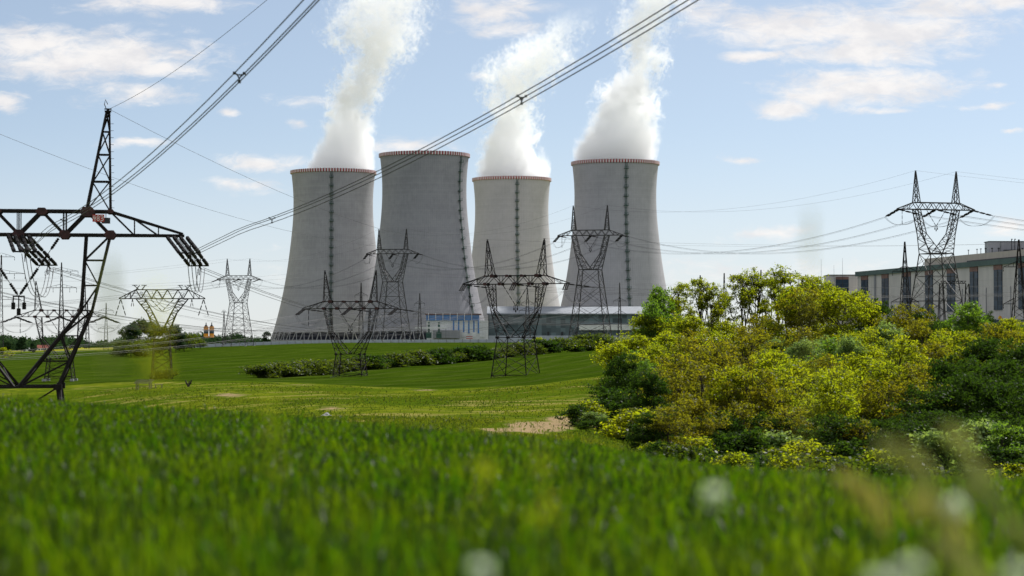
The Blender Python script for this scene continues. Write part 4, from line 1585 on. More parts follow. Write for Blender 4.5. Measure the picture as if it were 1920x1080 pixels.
for x in (1758, 1800, 1816, 1823):
    xq = x_at(x)
    mb = MB()
    mb.bar((0, 0, 0), (0, 0, 2.6), .25)
    mb.box((0, 0, 2.6), (.7, .7, .4))
    o = mb.build('roof_vent', M['dark'], hall)
    o.location = (xq, -sgn * 5, HZ + 7.0)
# small vent steam? (none); substation gantry before the hall
D3 = 760
gt = thing('substation_gantry', 'dark lattice gantry with tapered leg before the turbine hall windows', 'gantry', (px2x(1813, D3), D3, gz(px2x(1813, D3), D3)))
mb = MB()
zt2 = py2z(527, D3) - gt.location.z
zb2 = py2z(531.5, D3) - gt.location.z
xa, xb = px2x(1764, D3) - gt.location.x, px2x(1811, D3) - gt.location.x
for y in (-.4, .4):
    mb.bar((xa, y, zt2), (xb, y, zt2), .16)
    mb.bar((xa, y, zb2), (xb, y, zb2), .16)
    zigzag(mb, (xa, y, zt2), (xb, y, zt2), (xa, y, zb2), (xb, y, zb2), 12, .1)
mb.build('beam', M['steel'], gt)
for cx_, zt3 in ((px2x(1814, D3) - gt.location.x, py2z(532, D3) - gt.location.z), (px2x(1765, D3) - gt.location.x, zb2)):
    mb = MB()
    for sx in (-1, 1):
        for sy in (-1, 1):
            mb.bar((cx_ + sx * 1.3, sy * 1.3, 0), (cx_ + sx * .5, sy * .4, zt3), .16)
    for k in range(8):
        f, g2 = k / 8, (k + 1) / 8
        for sy in (-1, 1):
            w0, w1 = 1.3 - .8 * f, 1.3 - .8 * g2
            mb.bar((cx_ - w0 * (1 if k % 2 else -1), sy * (1.3 - .9 * f), zt3 * f), (cx_ + w1 * (1 if k % 2 else -1), sy * (1.3 - .9 * g2), zt3 * g2), .1)
    mb.build('leg', M['steel'], gt)
dm = thing('warning_disc', 'orange disc on a post at the foot of the turbine hall wall', 'sign', (px2x(1875, 900), 900, py2z(600, 900)))
mb = MB()
mb.bar((0, 0, -3), (0, 0, .2), .12)
mb.build('post', M['dark'], dm)
mb = MB()
V = [(.75 * math.cos(a), y, .6 + 1.1 * math.sin(a)) for y in (-.08, .08) for a in np.linspace(0, 2 * math.pi, 18)[:-1]]
mb.add(V, [tuple(range(16, -1, -1)), tuple(range(17, 34))] + [(i, (i + 1) % 17, 17 + (i + 1) % 17, 17 + i) for i in range(17)])
mb.build('disc', M['orange'], dm)
fw = thing('hall_fence', 'dark fence with pale top rail at the foot of turbine hall', 'fence', (px2x(1900, 880), 880, py2z(606, 880)))
mb, m2 = MB(), MB()
for i in range(30):
    mb.box((-7 + i * 1.2, 0, .2), (1.0, .1, 2.2))
    m2.box((-7.6 + i * 1.2, 0, .3), (.16, .22, 2.6))
mb.build('panels', M['navy'], fw)
m2.build('posts', M['galv2'], fw)
mb = MB()
mb.box((10.4, 0, 1.5), (36, .3, .3))
mb.build('rail', M['strut'], fw)

# silos
for k, x in enumerate((386.5, 397)):
    Ds = 2300
    s_ = thing('silo', ('left orange silo with dark blue band and pointed cap on the horizon', 'right orange silo with dark blue band beside its twin on the horizon')[k], 'silo', (px2x(x, Ds), Ds, py2z(629, Ds) - 2), 0, 'orange silos')
    h = 11.0
    mb = MB()
    mb.lathe([(0, 0), (2.4, 0), (2.4, 4.0), (2.4, 4.01)], 20)
    mb.lathe([(2.4, 7.2), (2.4, h), (0, h + .01)], 20)
    mb.build('tank', M['orange'], s_)
    mb = MB()
    mb.lathe([(2.35, 3.9), (2.46, 3.95), (2.46, 7.25), (2.35, 7.3)], 20)
    mb.build('blue_band', M['navy'], s_)
    mb = MB()
    mb.lathe([(1.9, h), (1.2, h + 1.2), (.5, h + 2.2), (.45, h + 4), (0, h + 4)], 12)
    mb.build('cap', M['dark'], s_)
# far low buildings at the left
Dh = 1700
fh = thing('farmhouse', 'low white house with long red roof at the far left field edge', 'house', (px2x(82, Dh), Dh, py2z(659, Dh)), R(8))
mb = MB()
mb.box((0, 0, 1.3), (9.5, 5, 2.6))
mb.build('wall', M['white'], fh)
mb = MB()
mb.add([(-5, -2.9, 2.5), (5, -2.9, 2.5), (5, 2.9, 2.5), (-5, 2.9, 2.5), (-4.6, 0, 4.9), (4.6, 0, 4.9)], [(0, 1, 5, 4), (2, 3, 4, 5), (1, 2, 5), (3, 0, 4), (3, 2, 1, 0)])
mb.build('roof', M['roofred'], fh)
for x in (-3, -1, 1.2, 3.2):
    mb = MB()
    mb.box((x, -2.52, 1.4), (1.0, .1, 1.1))
    mb.build('window', M['navy'], fh)
vn = thing('parked_van', 'white van parked at the far left edge of the field', 'van', (px2x(51, 1500), 1500, gz(px2x(51, 1500), 1500)), R(6))
mb = MB()
mb.add([(-2.8, -1, .4), (2.9, -1, .4), (2.9, 1, .4), (-2.8, 1, .4), (-2.8, -1, 2.5), (1.3, -1, 2.5), (1.3, 1, 2.5), (-2.8, 1, 2.5), (2.2, -1, 1.4), (2.2, 1, 1.4), (2.9, -1, 1.2), (2.9, 1, 1.2)],
       [(0, 1, 10, 8, 5, 4), (3, 7, 6, 9, 11, 2), (4, 5, 6, 7), (5, 8, 9, 6), (8, 10, 11, 9), (1, 2, 11, 10), (0, 4, 7, 3), (0, 3, 2, 1)])
mb.build('body', M['white'], vn)
for x in (-1.8, 1.9):
    mb = MB()
    mb.tube([(x, -1.05, .4), (x, 1.05, .4)], .42, 12)
    mb.build('wheel', M['dark'], vn)
mb = MB()
mb.box((.6, -1.02, 1.9), (1.0, .05, .6))
mb.build('window', M['navy'], vn)

# picnic table, bench and stumps on the meadow
tp_ = on_ground(270, 525)
tb = thing('picnic_table', 'weathered timber table with slanted plank top on the meadow below the flat-topped pylon', 'table', tp_ + Vector((0, 0, .45)), R(-12))
tb.scale = (1.15, 1.15, 1.15)
mb = MB()
for i in range(5):
    y = -.9 + i * .45
    mb.box((0, y, .85 + i * .16), (3.5, .42, .09), 0)
mb.build('tabletop', M['wood'], tb)
for x in (-1.4, 1.4):
    for y in (-.5, .5):
        mb = MB()
        mb.bar((x, y, -.5), (x, y, 1.0), .16)
        mb.build('leg', M['wood'], tb)
mb = MB()
mb.bar((-1.4, 0, .3), (1.4, 0, .3), .12)
mb.build('stretcher', M['wood'], tb)
bn = thing('bench', 'low slatted timber bench right of the picnic table', 'bench', on_ground(298, 522) + Vector((0, 0, .2)), R(15))
mb = MB()
for i in range(4):
    mb.box((-.75 + i * .5, 0, .75 + .0), (.4, 1.3, .1))
mb.build('seat', M['wood'], bn)
for x in (-.7, .7):
    mb = MB()
    mb.box((x, 0, .2), (.14, 1.0, 1.0))
    mb.build('support', M['wood'], bn)
stp = thing('tree_stump', 'forked grey tree stump standing alone on the meadow right of the table', 'stump', on_ground(354, 520))
mb = MB()
mb.tube([(0, 0, -.3), (0, 0, .3), (-.5, 0, .9), (-.7, .1, 1.5)], [.35, .3, .2, .14], 7)
mb.tube([(0, 0, .1), (.45, 0, .8), (.65, 0, 1.6)], [.3, .2, .15], 7)
mb.tube([(.05, .1, .2), (.1, .2, 1.3)], [.2, .13], 7)
mb.build('trunk', M['bark'], stp)
rk = thing('boulder', 'small grey boulder on the meadow slope above the crop edge', 'boulder', on_ground(612, 235))
mb = MB()
q_ = rng.normal(0, 1, (60, 3))
import bmesh
bm = bmesh.new()
bmesh.ops.create_icosphere(bm, subdivisions=3, radius=.45)
for v_ in bm.verts:
    v_.co *= 1 + .25 * math.sin(v_.co.x * 9 + 1) * math.cos(v_.co.y * 7) + .12 * math.sin(v_.co.z * 17)
    v_.co.z *= .6
    v_.co.x *= 1.3
me_ = bpy.data.meshes.new('boulder')
bm.to_mesh(me_)
bm.free()
me_.materials.append(M['strut'])
ob_ = bpy.data.objects.new('stone', me_)
COL.objects.link(ob_)
ob_.parent = rk
# ------------------------------------------------------------------ trees
def rot_basis(n, r):
    """n random frames (tangent, bitangent), leaning to face upwards a little"""
    nv = r.normal(0, 1, (n, 3))
    nv[:, 2] = np.abs(nv[:, 2]) + 0.25
    nv /= np.linalg.norm(nv, axis=1, keepdims=True)
    t = np.cross(nv, r.normal(0, 1, (n, 3)))
    t /= np.maximum(np.linalg.norm(t, axis=1, keepdims=True), 1e-6)
    return t, np.cross(nv, t)


def leaves(centres, radii, per, size, r, flat=0.6):
    """leaf-spray quads scattered in clumps"""
    n = len(centres) * per
    c = np.repeat(centres, per, 0)
    rad = np.repeat(radii, per)
    off = r.normal(0, 0.5, (n, 3)) * rad[:, None]
    off[:, 2] *= flat
    p = c + off
    t, b = rot_basis(n, r)
    s = size * r.uniform(0.45, 1.5, n)[:, None]
    k = 0.5
    V = np.stack([p - t * s, p + b * s * k, p + t * s, p - b * s * k], 1).reshape(-1, 3)
    return V, np.arange(n * 4).reshape(-1, 4)


def tree_meshes(seed, H, W, bare=0.35, clumps=150, per=32, leaf=0.17, cr=0.95, stems=1, leafmat='lf_yellow', shape='oval', gap=0.0, lobes=7):
    """trunk mesh and crown mesh of one tree, foot at the origin"""
    r = np.random.default_rng(seed)
    mb = MB()
    z0 = H * bare
    top = []
    for s in range(stems):
        a = r.uniform(0, 2 * math.pi)
        lean = 0.0 if stems == 1 else r.uniform(.06, .16) * H
        pts = [np.array([0.25 * s, 0, -1.0])]
        for f in np.linspace(.15, 1, 6):
            pts.append(np.array([math.cos(a) * lean * f + r.normal(0, .02 * H * .4), math.sin(a) * lean * f + r.normal(0, .02 * H * .4), H * .93 * f]))
        r0 = 0.016 * H * (1.0 if stems == 1 else .7)
        mb.tube(pts, list(np.linspace(r0, r0 * .18, len(pts))), 6)
        top.append(np.array(pts))
    # crown made of several lobes, so that the outline is uneven
    L = []
    for k in range(lobes):
        a = 2 * math.pi * (k + r.uniform(-.3, .3)) / lobes * 2.4
        f = r.uniform(0, 1)
        zz = z0 + (H - z0) * (0.12 + 0.76 * f)
        if shape == 'oval':
            wid = W * .5 * (1 - abs(f - .42) ** 1.6 * 1.6)
        elif shape == 'umbrella':
            wid = W * .5 * (0.55 + .5 * f) * (1 if f < .8 else .75)
        else:
            wid = W * .5 * (1 - .75 * f)
        d = max(.1, wid) * r.uniform(.35, .8)
        L.append((np.array([math.cos(a) * d, math.sin(a) * d, zz]), W * r.uniform(.17, .30)))
    L.append((np.array([r.normal(0, .05 * W), r.normal(0, .05 * W), H - W * .16]), W * .2))
    cs, rs = [], []
    for i in range(clumps):
        c, rad = L[i % len(L)]
        d = r.normal(0, 1, 3)
        d /= np.linalg.norm(d)
        d[2] = d[2] if d[2] > -.4 else d[2] * .5
        q = c + d * rad * (r.uniform(.5, 1.12)) * np.array([1, 1, .8])
        if q[2] < z0 * .75:
            q[2] = z0 * .75 + r.uniform(0, .4)
        if q[2] > H:
            q[2] = H - r.uniform(0, .5)
        cs.append(q)
        rs.append(cr * r.uniform(.6, 1.2))
    cs = np.array(cs)
    rs = np.array(rs)
    # limbs to the lobes, twigs to some clumps
    for c, rad in L:
        P = top[r.integers(len(top))]
        h = np.clip(c[2] - r.uniform(.12, .3) * H, max(z0 * .5, .12 * H), H * .85)
        j = np.array([np.interp(h, P[:, 2], P[:, k]) for k in range(3)])
        mid = (j + c) / 2 + np.array([0, 0, -.04 * H]) + r.normal(0, .03 * H, 3) * .5
        w = 0.0078 * H
        mb.tube([j, mid, c], [w, w * .7, w * .3], 5)
        near_ = np.argsort(np.linalg.norm(cs - c, axis=1))[:9]
        for q in near_:
            mb.tube([mid * .35 + c * .65, cs[q]], [w * .4, w * .15], 4)
    V, Q = leaves(cs, rs, per, leaf, r)
    crown = grid_mesh('crown', V, Q, M[leafmat], smooth=False)
    return mb.mesh('trunk', M['bark']), crown


KINDS = {}


def kind(name, **kw):
    n = kw.pop('n', 3)
    H = kw['H']
    KINDS[name] = [(H,) + tree_meshes(hash(name) % 1000 * 0 + sum(map(ord, name)) * 7 + i, **kw) for i in range(n)]


kind('tall', H=15, W=6.0, bare=.30, clumps=120, per=36, leaf=.14, cr=.62, stems=2, leafmat='lf_yellow', shape='umbrella', lobes=11, n=5)
kind('yellow', H=10, W=8.0, bare=.10, clumps=270, per=36, leaf=.13, cr=.58, stems=2, leafmat='lf_yellow', shape='oval', lobes=13, n=4)
kind('olive', H=10, W=8.0, bare=.12, clumps=260, per=36, leaf=.125, cr=.58, stems=2, leafmat='lf_olive', shape='oval', lobes=13, n=4)
kind('fresh', H=9, W=6.5, bare=.07, clumps=260, per=36, leaf=.14, cr=.55, stems=1, leafmat='lf_fresh', shape='oval', lobes=12, n=3)
kind('silver', H=9, W=5.5, bare=.07, clumps=180, per=40, leaf=.14, cr=.66, stems=1, leafmat='lf_silver', shape='oval', lobes=10, n=2)
kind('dark', H=9, W=8.0, bare=.05, clumps=300, per=38, leaf=.14, cr=.60, stems=2, leafmat='lf_dark', shape='oval', lobes=13, n=3)
kind('shrub', H=3, W=3.4, bare=.08, clumps=110, per=26, leaf=.11, cr=.45, stems=3, leafmat='lf_yellow', shape='oval', lobes=6, n=2)
kind('shrubdark', H=3.2, W=3.6, bare=.06, clumps=110, per=26, leaf=.12, cr=.5, stems=3, leafmat='lf_dark', shape='oval', lobes=6, n=2)
kind('shrubpale', H=3.4, W=3.0, bare=.06, clumps=100, per=26, leaf=.11, cr=.42, stems=3, leafmat='lf_silver', shape='oval', lobes=6, n=1)
kind('hedge', H=3.6, W=6.0, bare=.05, clumps=190, per=26, leaf=.20, cr=.75, stems=3, leafmat='lf_hedge', shape='oval', lobes=8, n=3)
kind('hedgedark', H=3.6, W=6.0, bare=.05, clumps=190, per=26, leaf=.20, cr=.75, stems=3, leafmat='lf_dark', shape='oval', lobes=8, n=2)
kind('far', H=11, W=8.5, bare=.06, clumps=190, per=26, leaf=.36, cr=1.2, stems=1, leafmat='lf_far', shape='oval', lobes=10, n=3)

PROTO = {}


def plant(name, label, cat, knd, loc, H, group, var=None, wscale=1.0):
    """first use of a variant builds the thing, later ones copy it and its parts"""
    v = int(rng.integers(len(KINDS[knd]))) if var is None else var
    h0, tm, cm = KINDS[knd][v]
    key = (knd, v, name)
    if key not in PROTO:
        o = thing(name, label, cat, loc, 0, group)
        for nm, me in (('trunk', tm), ('crown', cm)):
            c = bpy.data.objects.new(nm, me)
            COL.objects.link(c)
            c.parent = o
        PROTO[key] = o
    else:
        o = copy_tree(PROTO[key])
        o['label'] = label
        o['category'] = cat
        o['group'] = group
        o.location = loc
    s = H / h0
    o.scale = (s * wscale, s * wscale, s)
    o.rotation_euler = (0, 0, rng.uniform(0, 6.28))
    return o


DESC = {'tall': 'slender bare-trunked yellow-green tree', 'yellow': 'yellow-green leafy tree', 'olive': 'brownish olive tree', 'fresh': 'bright green broad-leaved tree',
        'silver': 'pale silvery-leaved tree', 'dark': 'dark green tree', 'shrub': 'low yellow-green shrub', 'shrubdark': 'low dark shrub', 'shrubpale': 'low pale-leaved shrub'}
ORD = ['first', 'second', 'third', 'fourth', 'fifth', 'sixth', 'seventh', 'eighth', 'ninth', 'tenth', 'eleventh', 'twelfth', 'thirteenth', 'fourteenth', 'fifteenth', 'sixteenth', 'seventeenth', 'eighteenth',
       'nineteenth', 'twentieth', 'twenty-first', 'twenty-second', 'twenty-third', 'twenty-fourth', 'twenty-fifth', 'twenty-sixth', 'twenty-seventh', 'twenty-eighth', 'twenty-ninth', 'thirtieth'] + ['thirty-' + q for q in ('first', 'second', 'third', 'fourth', 'fifth', 'sixth', 'seventh', 'eighth', 'ninth')] + ['fortieth', 'forty-first', 'forty-second', 'forty-third', 'forty-fourth', 'forty-fifth']
ROWS = []  # (row description, D, [(px, top py, kind, width scale)])
ROWS.append(('on the skyline at the back of the grove', 425, [
    (1236, 538, 'fresh', .75), (1262, 560, 'yellow', .8), (1278, 527, 'tall', 1.0), (1310, 518, 'tall', 1.0), (1338, 530, 'tall', .9), (1352, 545, 'tall', .9), (1386, 510, 'tall', 1.1), (1412, 506, 'tall', 1.0),
    (1440, 530, 'tall', .9), (1462, 501, 'tall', 1.1), (1497, 512, 'tall', 1.2), (1530, 520, 'yellow', .9), (1560, 538, 'yellow', 1.0)]))
ROWS.append(('in the grove just before the skyline trees', 375, [
    (1212, 592, 'yellow', .9), (1232, 570, 'fresh', .7), (1300, 600, 'yellow', 1.0), (1370, 605, 'yellow', .9), (1430, 590, 'olive', .9), (1478, 545, 'yellow', 1.0), (1520, 540, 'olive', .9),
    (1560, 545, 'yellow', 1.0), (1600, 552, 'yellow', .95), (1640, 566, 'dark', .8), (1690, 570, 'olive', 1.0), (1728, 574, 'dark', .8), (1765, 600, 'fresh', .8), (1806, 573, 'fresh', 1.05), (1846, 588, 'dark', .8),
    (1900, 606, 'yellow', 1.0), (1950, 600, 'yellow', 1.0)]))
ROWS.append(('in the upper middle of the grove', 325, [
    (1168, 634, 'yellow', 1.0), (1205, 628, 'yellow', 1.0), (1258, 622, 'yellow', 1.0), (1310, 628, 'olive', 1.0), (1362, 618, 'yellow', 1.0), (1410, 622, 'olive', 1.0), (1452, 632, 'silver', .9), (1500, 610, 'olive', 1.1),
    (1552, 628, 'silver', 1.0), (1585, 620, 'yellow', .9), (1625, 615, 'yellow', .9), (1668, 602, 'silver', 1.1), (1715, 605, 'olive', 1.0), (1765, 622, 'yellow', 1.0), (1815, 628, 'yellow', 1.0), (1868, 615, 'olive', 1.1), (1920, 622, 'olive', 1.0), (1970, 615, 'yellow', 1)]))
ROWS.append(('in the middle of the grove', 280, [
    (1150, 660, 'yellow', .9), (1188, 672, 'fresh', .8), (1235, 664, 'yellow', 1.0), (1290, 655, 'olive', 1.0), (1345, 660, 'olive', 1.1), (1400, 650, 'olive', 1.0), (1452, 670, 'yellow', 1.0), (1500, 660, 'silver', .8), (1540, 655, 'fresh', .9),
    (1590, 648, 'silver', .75), (1630, 665, 'yellow', 1.0), (1690, 655, 'yellow', 1.0), (1745, 660, 'olive', 1.0), (1800, 670, 'yellow', 1.0), (1850, 660, 'dark', 1.0), (1905, 668, 'dark', 1.1), (1960, 660, 'dark', 1)]))
ROWS.append(('in the lower middle of the grove', 228, [
    (1165, 700, 'dark', .8), (1205, 708, 'fresh', .8), (1258, 698, 'olive', 1.1), (1322, 692, 'olive', 1.1), (1385, 700, 'olive', 1.0), (1440, 705, 'yellow', 1.0), (1500, 712, 'yellow', 1.0), (1555, 700, 'olive', .9), (1610, 706, 'yellow', 1.0),
    (1665, 710, 'yellow', 1.0), (1720, 715, 'olive', 1.0), (1780, 712, 'dark', 1.0), (1838, 702, 'dark', 1.1), (1895, 712, 'dark', 1.1), (1950, 710, 'dark', 1)]))
ROWS.append(('along the front of the grove', 190, [
    (1215, 752, 'dark', .9), (1262, 745, 'olive', .9), (1318, 742, 'olive', 1.0), (1372, 755, 'yellow', .8), (1425, 748, 'olive', .9), (1478, 752, 'yellow', .9), (1530, 760, 'yellow', .9), (1580, 752, 'yellow', .9), (1640, 762, 'olive', .9),
    (1700, 768, 'olive', .9), (1760, 765, 'dark', 1.0), (1822, 772, 'dark', .9), (1885, 768, 'dark', 1.0), (1940, 770, 'dark', 1)]))
GRP = 'trees of the grove on the right'
for desc, D, lst in ROWS:
    for i, (px, py, knd, ws) in enumerate(lst):
        Dj = D + rng.uniform(-9, 9)
        py -= {280: 18, 228: 38, 190: 58}.get(D, 0) + rng.uniform(-9, 9) * (D < 400)
        px += rng.uniform(-12, 12) * (D < 400)
        g0 = on_ground(px, Dj, .2)
        H = max(3.5, (640 - py) / F * Dj - g0.z)
        H *= 1.02
        plant('broadleaf_tree', f'{DESC[knd]}, {ORD[i]} from left {desc}', 'tree', knd, g0, H, GRP, wscale=min(1.5, 1.08 * ws * (9.5 / H) ** .25 if knd != 'tall' else ws))
SHR = [(1085, 775, 192, 'shrubdark', 758), (1098, 768, 196, 'shrub', 752), (1112, 780, 190, 'shrubpale', 772), (1128, 760, 198, 'shrubdark', 750), (1140, 742, 215, 'shrubdark', 728), (1150, 730, 230, 'dark', 700), (1165, 765, 200, 'shrubdark', 740),
       (1188, 770, 200, 'dark', 748), (1196, 690, 262, 'dark', 676), (1100, 800, 178, 'shrubdark', 790), (1135, 805, 180, 'shrubdark', 785), (1175, 812, 182, 'shrubdark', 792), (1240, 815, 182, 'dark', 778), (1290, 830, 180, 'shrub', 818), (1312, 832, 182, 'shrub', 822),
       (1360, 835, 181, 'shrubdark', 812), (1408, 838, 180, 'shrubdark', 806), (1440, 850, 178, 'shrub', 840), (1462, 840, 182, 'shrubpale', 808), (1500, 845, 180, 'shrub', 826), (1522, 850, 178, 'shrub', 838), (1560, 850, 179, 'shrub', 842), (1590, 850, 178, 'shrubdark', 826),
       (1655, 860, 178, 'shrub', 842), (1680, 868, 176, 'shrub', 856), (1705, 868, 177, 'shrubdark', 840), (1762, 846, 165, 'shrubpale', 806), (1842, 842, 182, 'shrubpale', 788), (1800, 868, 176, 'shrubdark', 850), (1872, 872, 176, 'shrubdark', 840), (1905, 880, 174, 'shrub', 868), (1925, 860, 178, 'shrubdark', 830)]
cnt = {}
for px, pyb, D, knd, py in SHR:
    D = D if px < 1230 else D * .90
    g0 = on_ground(px, D, .1)
    H = max(1.0, (640 - py) / F * D - g0.z)
    cnt[knd] = cnt.get(knd, 0) + 1
    d_ = {'dark': 'bushy dark green tree'}.get(knd, DESC[knd])
    plant('shrub', f'{d_}, {ORD[cnt[knd] - 1]} such from left along the crop-side edge of the grove', 'shrub', knd, g0, H, 'shrubs along the edge of the grove', wscale=min(1.7, 1.35 * (3.2 / H) ** .3 if knd != 'dark' else 1.2))

for i, px in enumerate(range(1215, 1930, 27)):
    px = px + float(rng.uniform(-9, 9))
    D = float(rng.uniform(138, 158))
    g0 = on_ground(px, D, .15)
    crest = float(np.interp(px, [1100, 1350, 1650, 1920], [827, 861, 883, 897]))
    H = max(1.2, (640 - crest + rng.uniform(4, 20)) / F * D - g0.z)
    plant('edge_shrub', f'{("low yellow-green shrub", "low dark shrub", "low green shrub")[i % 3]} just behind the crest of the crop, {ORD[i]} from left', 'shrub', ('shrub', 'shrubdark', 'hedge')[i % 3], g0, H, 'low shrubs behind the crop crest', wscale=1.3)
FR = [(1212, 772, 'dark'), (1258, 762, 'olive'), (1300, 748, 'olive'), (1346, 770, 'dark'), (1392, 752, 'olive'), (1436, 778, 'dark'), (1480, 762, 'olive'), (1522, 785, 'fresh'), (1566, 768, 'dark'), (1612, 780, 'olive'), (1655, 792, 'dark'),  # dark kinds here also put the grove's low shade into leaf colour
      (1700, 776, 'dark'), (1742, 770, 'dark'), (1790, 782, 'dark'), (1832, 775, 'dark'), (1878, 790, 'fresh'), (1922, 780, 'dark'), (1960, 785, 'dark')]
for i, (px, py, knd) in enumerate(FR):
    D = float(rng.uniform(160, 174))
    g0 = on_ground(px, D, .2)
    H = max(3.0, (640 - py + rng.uniform(-8, 8)) / F * D - g0.z)
    plant('broadleaf_tree', f'{DESC[knd]} at the very front of the grove, {ORD[i]} from left', 'tree', knd, g0, H, GRP, wscale=1.25)
r_u = np.random.default_rng(21)
for i in range(46):
    px = r_u.uniform(1180, 1960)
    D = r_u.uniform(172, 330)
    if px < 1250 and D > 280:
        D = 220
    g0 = on_ground(px, D, .15)
    plant('undergrowth_shrub', 'dark undergrowth shrub half hidden between the trunks of the grove', 'shrub', 'shrubdark' if r_u.uniform() < .75 else 'shrub', g0, r_u.uniform(2.2, 4.2), 'undergrowth shrubs inside the grove', wscale=1.5)

# hedge across the fields
HB = [(480, 707, 640), (560, 702, 668), (640, 698, 700), (720, 693, 722), (800, 688, 745), (880, 682, 770), (960, 675, 795), (1040, 668, 820), (1100, 662, 840), (1150, 657, 855)]
k_ = 0
px = 486.0
while px < 1145:
    D = float(np.interp(px, [h[0] for h in HB], [h[2] for h in HB]))
    yb = float(np.interp(px, [h[0] for h in HB], [h[1] for h in HB]))
    top = yb - float(rng.uniform(15, 29))
    if px < 560:
        top = yb - float(rng.uniform(20, 26))
    x, zb = px2x(px, D), gz(px2x(px, D), D)
    H = max(2.6, (yb - top) / F * D)
    dk = rng.uniform() < .45 and px > 640
    pos_ = ORD[k_]
    plant('hedge_bush', f'{"dark green" if dk else "lighter green"} bush in the hedge across the fields, {pos_} from its left end', 'hedge bush', 'hedgedark' if dk else 'hedge', Vector((x, D, zb - .5)), H + .5, 'bushes of the field hedge', wscale=1.55)
    k_ += 1
    px += 18 + rng.uniform(-3, 3)
plant('hedge_bush', 'pale bush standing up behind the hedge beside the pylon before the third tower', 'hedge bush', 'shrub', Vector((px2x(1008, 860), 860, gz(px2x(1008, 860), 860))), 6.0, 'bushes of the field hedge')

# clump and scattered trees far left
FT = [(262, 1150, 600, 'far', 'tallest rounded tree at the left of the far tree clump'), (246, 1120, 610, 'far', 'lower tree at the left end of the far tree clump'), (283, 1160, 605, 'far', 'tree in the middle of the far clump behind the flat-topped pylon'),
      (304, 1150, 612, 'far', 'tree behind the legs of the flat-topped pylon'), (330, 1180, 611, 'far', 'tree at the right end of the far clump'), (345, 1200, 628, 'hedge', 'low bush right of the far tree clump'),
      (360, 1250, 629, 'hedge', 'pale bush left of the two orange silos'), (376, 1280, 630, 'far', 'small tree directly left of the silos'), (262, 1080, 644, 'hedge', 'small round bush alone at the field edge below the tree clump'),
      (232, 1110, 640, 'hedge', 'low sunlit bush on the bank left of the tree clump'), (272, 1100, 640, 'hedge', 'low sunlit bush on the bank below the tree clump'),
      (40, 1350, 633, 'far', 'rounded green tree at the far left beyond the field'), (14, 1380, 640, 'far', 'broad green tree at the far left edge'), (62, 1400, 642, 'far', 'smaller green tree right of the rounded far left trees'),
      (8, 1150, 652, 'shrub', 'bright yellow bush at the left edge of the field'), (18, 1160, 656, 'shrub', 'lower bright yellow bush beside the larger yellow one'), (500, 1500, 622, 'far', 'small dark tree at the left foot of the leftmost cooling tower'),
      (352, 560, 0, None, ''), (1128, 1330, 626, 'hedge', 'green bush before the long glazed hall, left of the grove')]
for px, D, py, knd, lab in FT:
    if not knd:
        continue
    g0 = on_ground(px, D, .2)
    H = max(2.5, (640 - py) / F * D - g0.z)
    plant('far_tree' if knd == 'far' else 'far_bush', lab, 'tree' if knd == 'far' else 'bush', knd, g0, H, 'trees beyond the left field', wscale=1.0)
for i, (px, w_) in enumerate(((296, 1.2), (316, 1.0))):
    g0 = on_ground(px, 660, .2)
    plant('far_bush', ('bush growing at the left foot of the flat-topped pylon', 'bush growing at the right foot of the flat-topped pylon')[i], 'bush', 'hedge', g0, 3.0, 'bushes by the flat-topped pylon', wscale=w_ * .9)


def far_wood():
    """the wooded horizon: one mass of leaf clumps on low ridges"""
    r = np.random.default_rng(5)
    cs, rs = [], []
    for (pa, pb, D, y0, y1, n) in ((-500, 245, 2300, 633, 650, 1500), (-500, 120, 1900, 640, 656, 900), (330, 520, 2600, 629, 644, 420), (-700, 560, 3600, 634, 648, 1100), (1180, 2400, 3300, 612, 640, 900)):
        px = r.uniform(pa, pb, n)
        h = np.abs(np.sin(px * .021) * .35 + np.sin(px * .057 + 1) * .3 + np.sin(px * .173) * .2 + .55)
        DD = D + r.uniform(-60, 60, n)
        f = r.uniform(0, 1, n) ** .7
        py = y1 - (y1 - y0) * h * f
        cs.append(np.stack([(px - 960) / F * DD, DD, -(py - 640) / F * DD], 1))
        rs.append(np.full(n, D * .0019))
    cs, rs = np.concatenate(cs), np.concatenate(rs)
    V, Q = leaves(cs, rs, 14, 1.5, r, .8)
    o = bpy.data.objects.new('far_wood', grid_mesh('far_wood', V, Q, M['lf_far'], False))
    COL.objects.link(o)
    tag(o, 'dark wooded ridge along the horizon on the left', 'wood', None, 'stuff')


far_wood()


# ------------------------------------------------------------------ meadow tufts and cereal blades
def blades(n, pos_xy, z, h, w, r, lean=0.5, seg=2, mat='crop', name='cereal_grass'):
    """curved tapering blades: two quads and a tip each, as quads"""
    a = r.uniform(0, 2 * math.pi, n)
    d = np.stack([np.cos(a), np.sin(a), np.zeros(n)], 1)
    la = r.uniform(0, 2 * math.pi, n)
    ld = np.stack([np.cos(la), np.sin(la), np.zeros(n)], 1)
    ln = (np.abs(r.normal(0, lean, n)) * h)[:, None]
    p0 = np.column_stack([pos_xy, z])
    up = np.array([0, 0, 1.0])
    hh = h[:, None]
    P = [p0, p0 + up * hh * .5 + ld * ln * .18, p0 + up * hh * .86 + ld * ln * .55, p0 + up * hh * (1 - .25 * np.clip(ln / hh, 0, 1)) + ld * ln * 1.15]
    ww = [w * .8, w, w * .75, w * .12]
    V = np.stack([q for k in range(4) for q in (P[k] - d * ww[k][:, None], P[k] + d * ww[k][:, None])], 1).reshape(-1, 3)
    i = np.arange(n)[:, None] * 8
    Q = np.concatenate([np.concatenate([i + 2 * k, i + 2 * k + 1, i + 2 * k + 3, i + 2 * k + 2], 1) for k in range(3)], 0)
    return V, Q


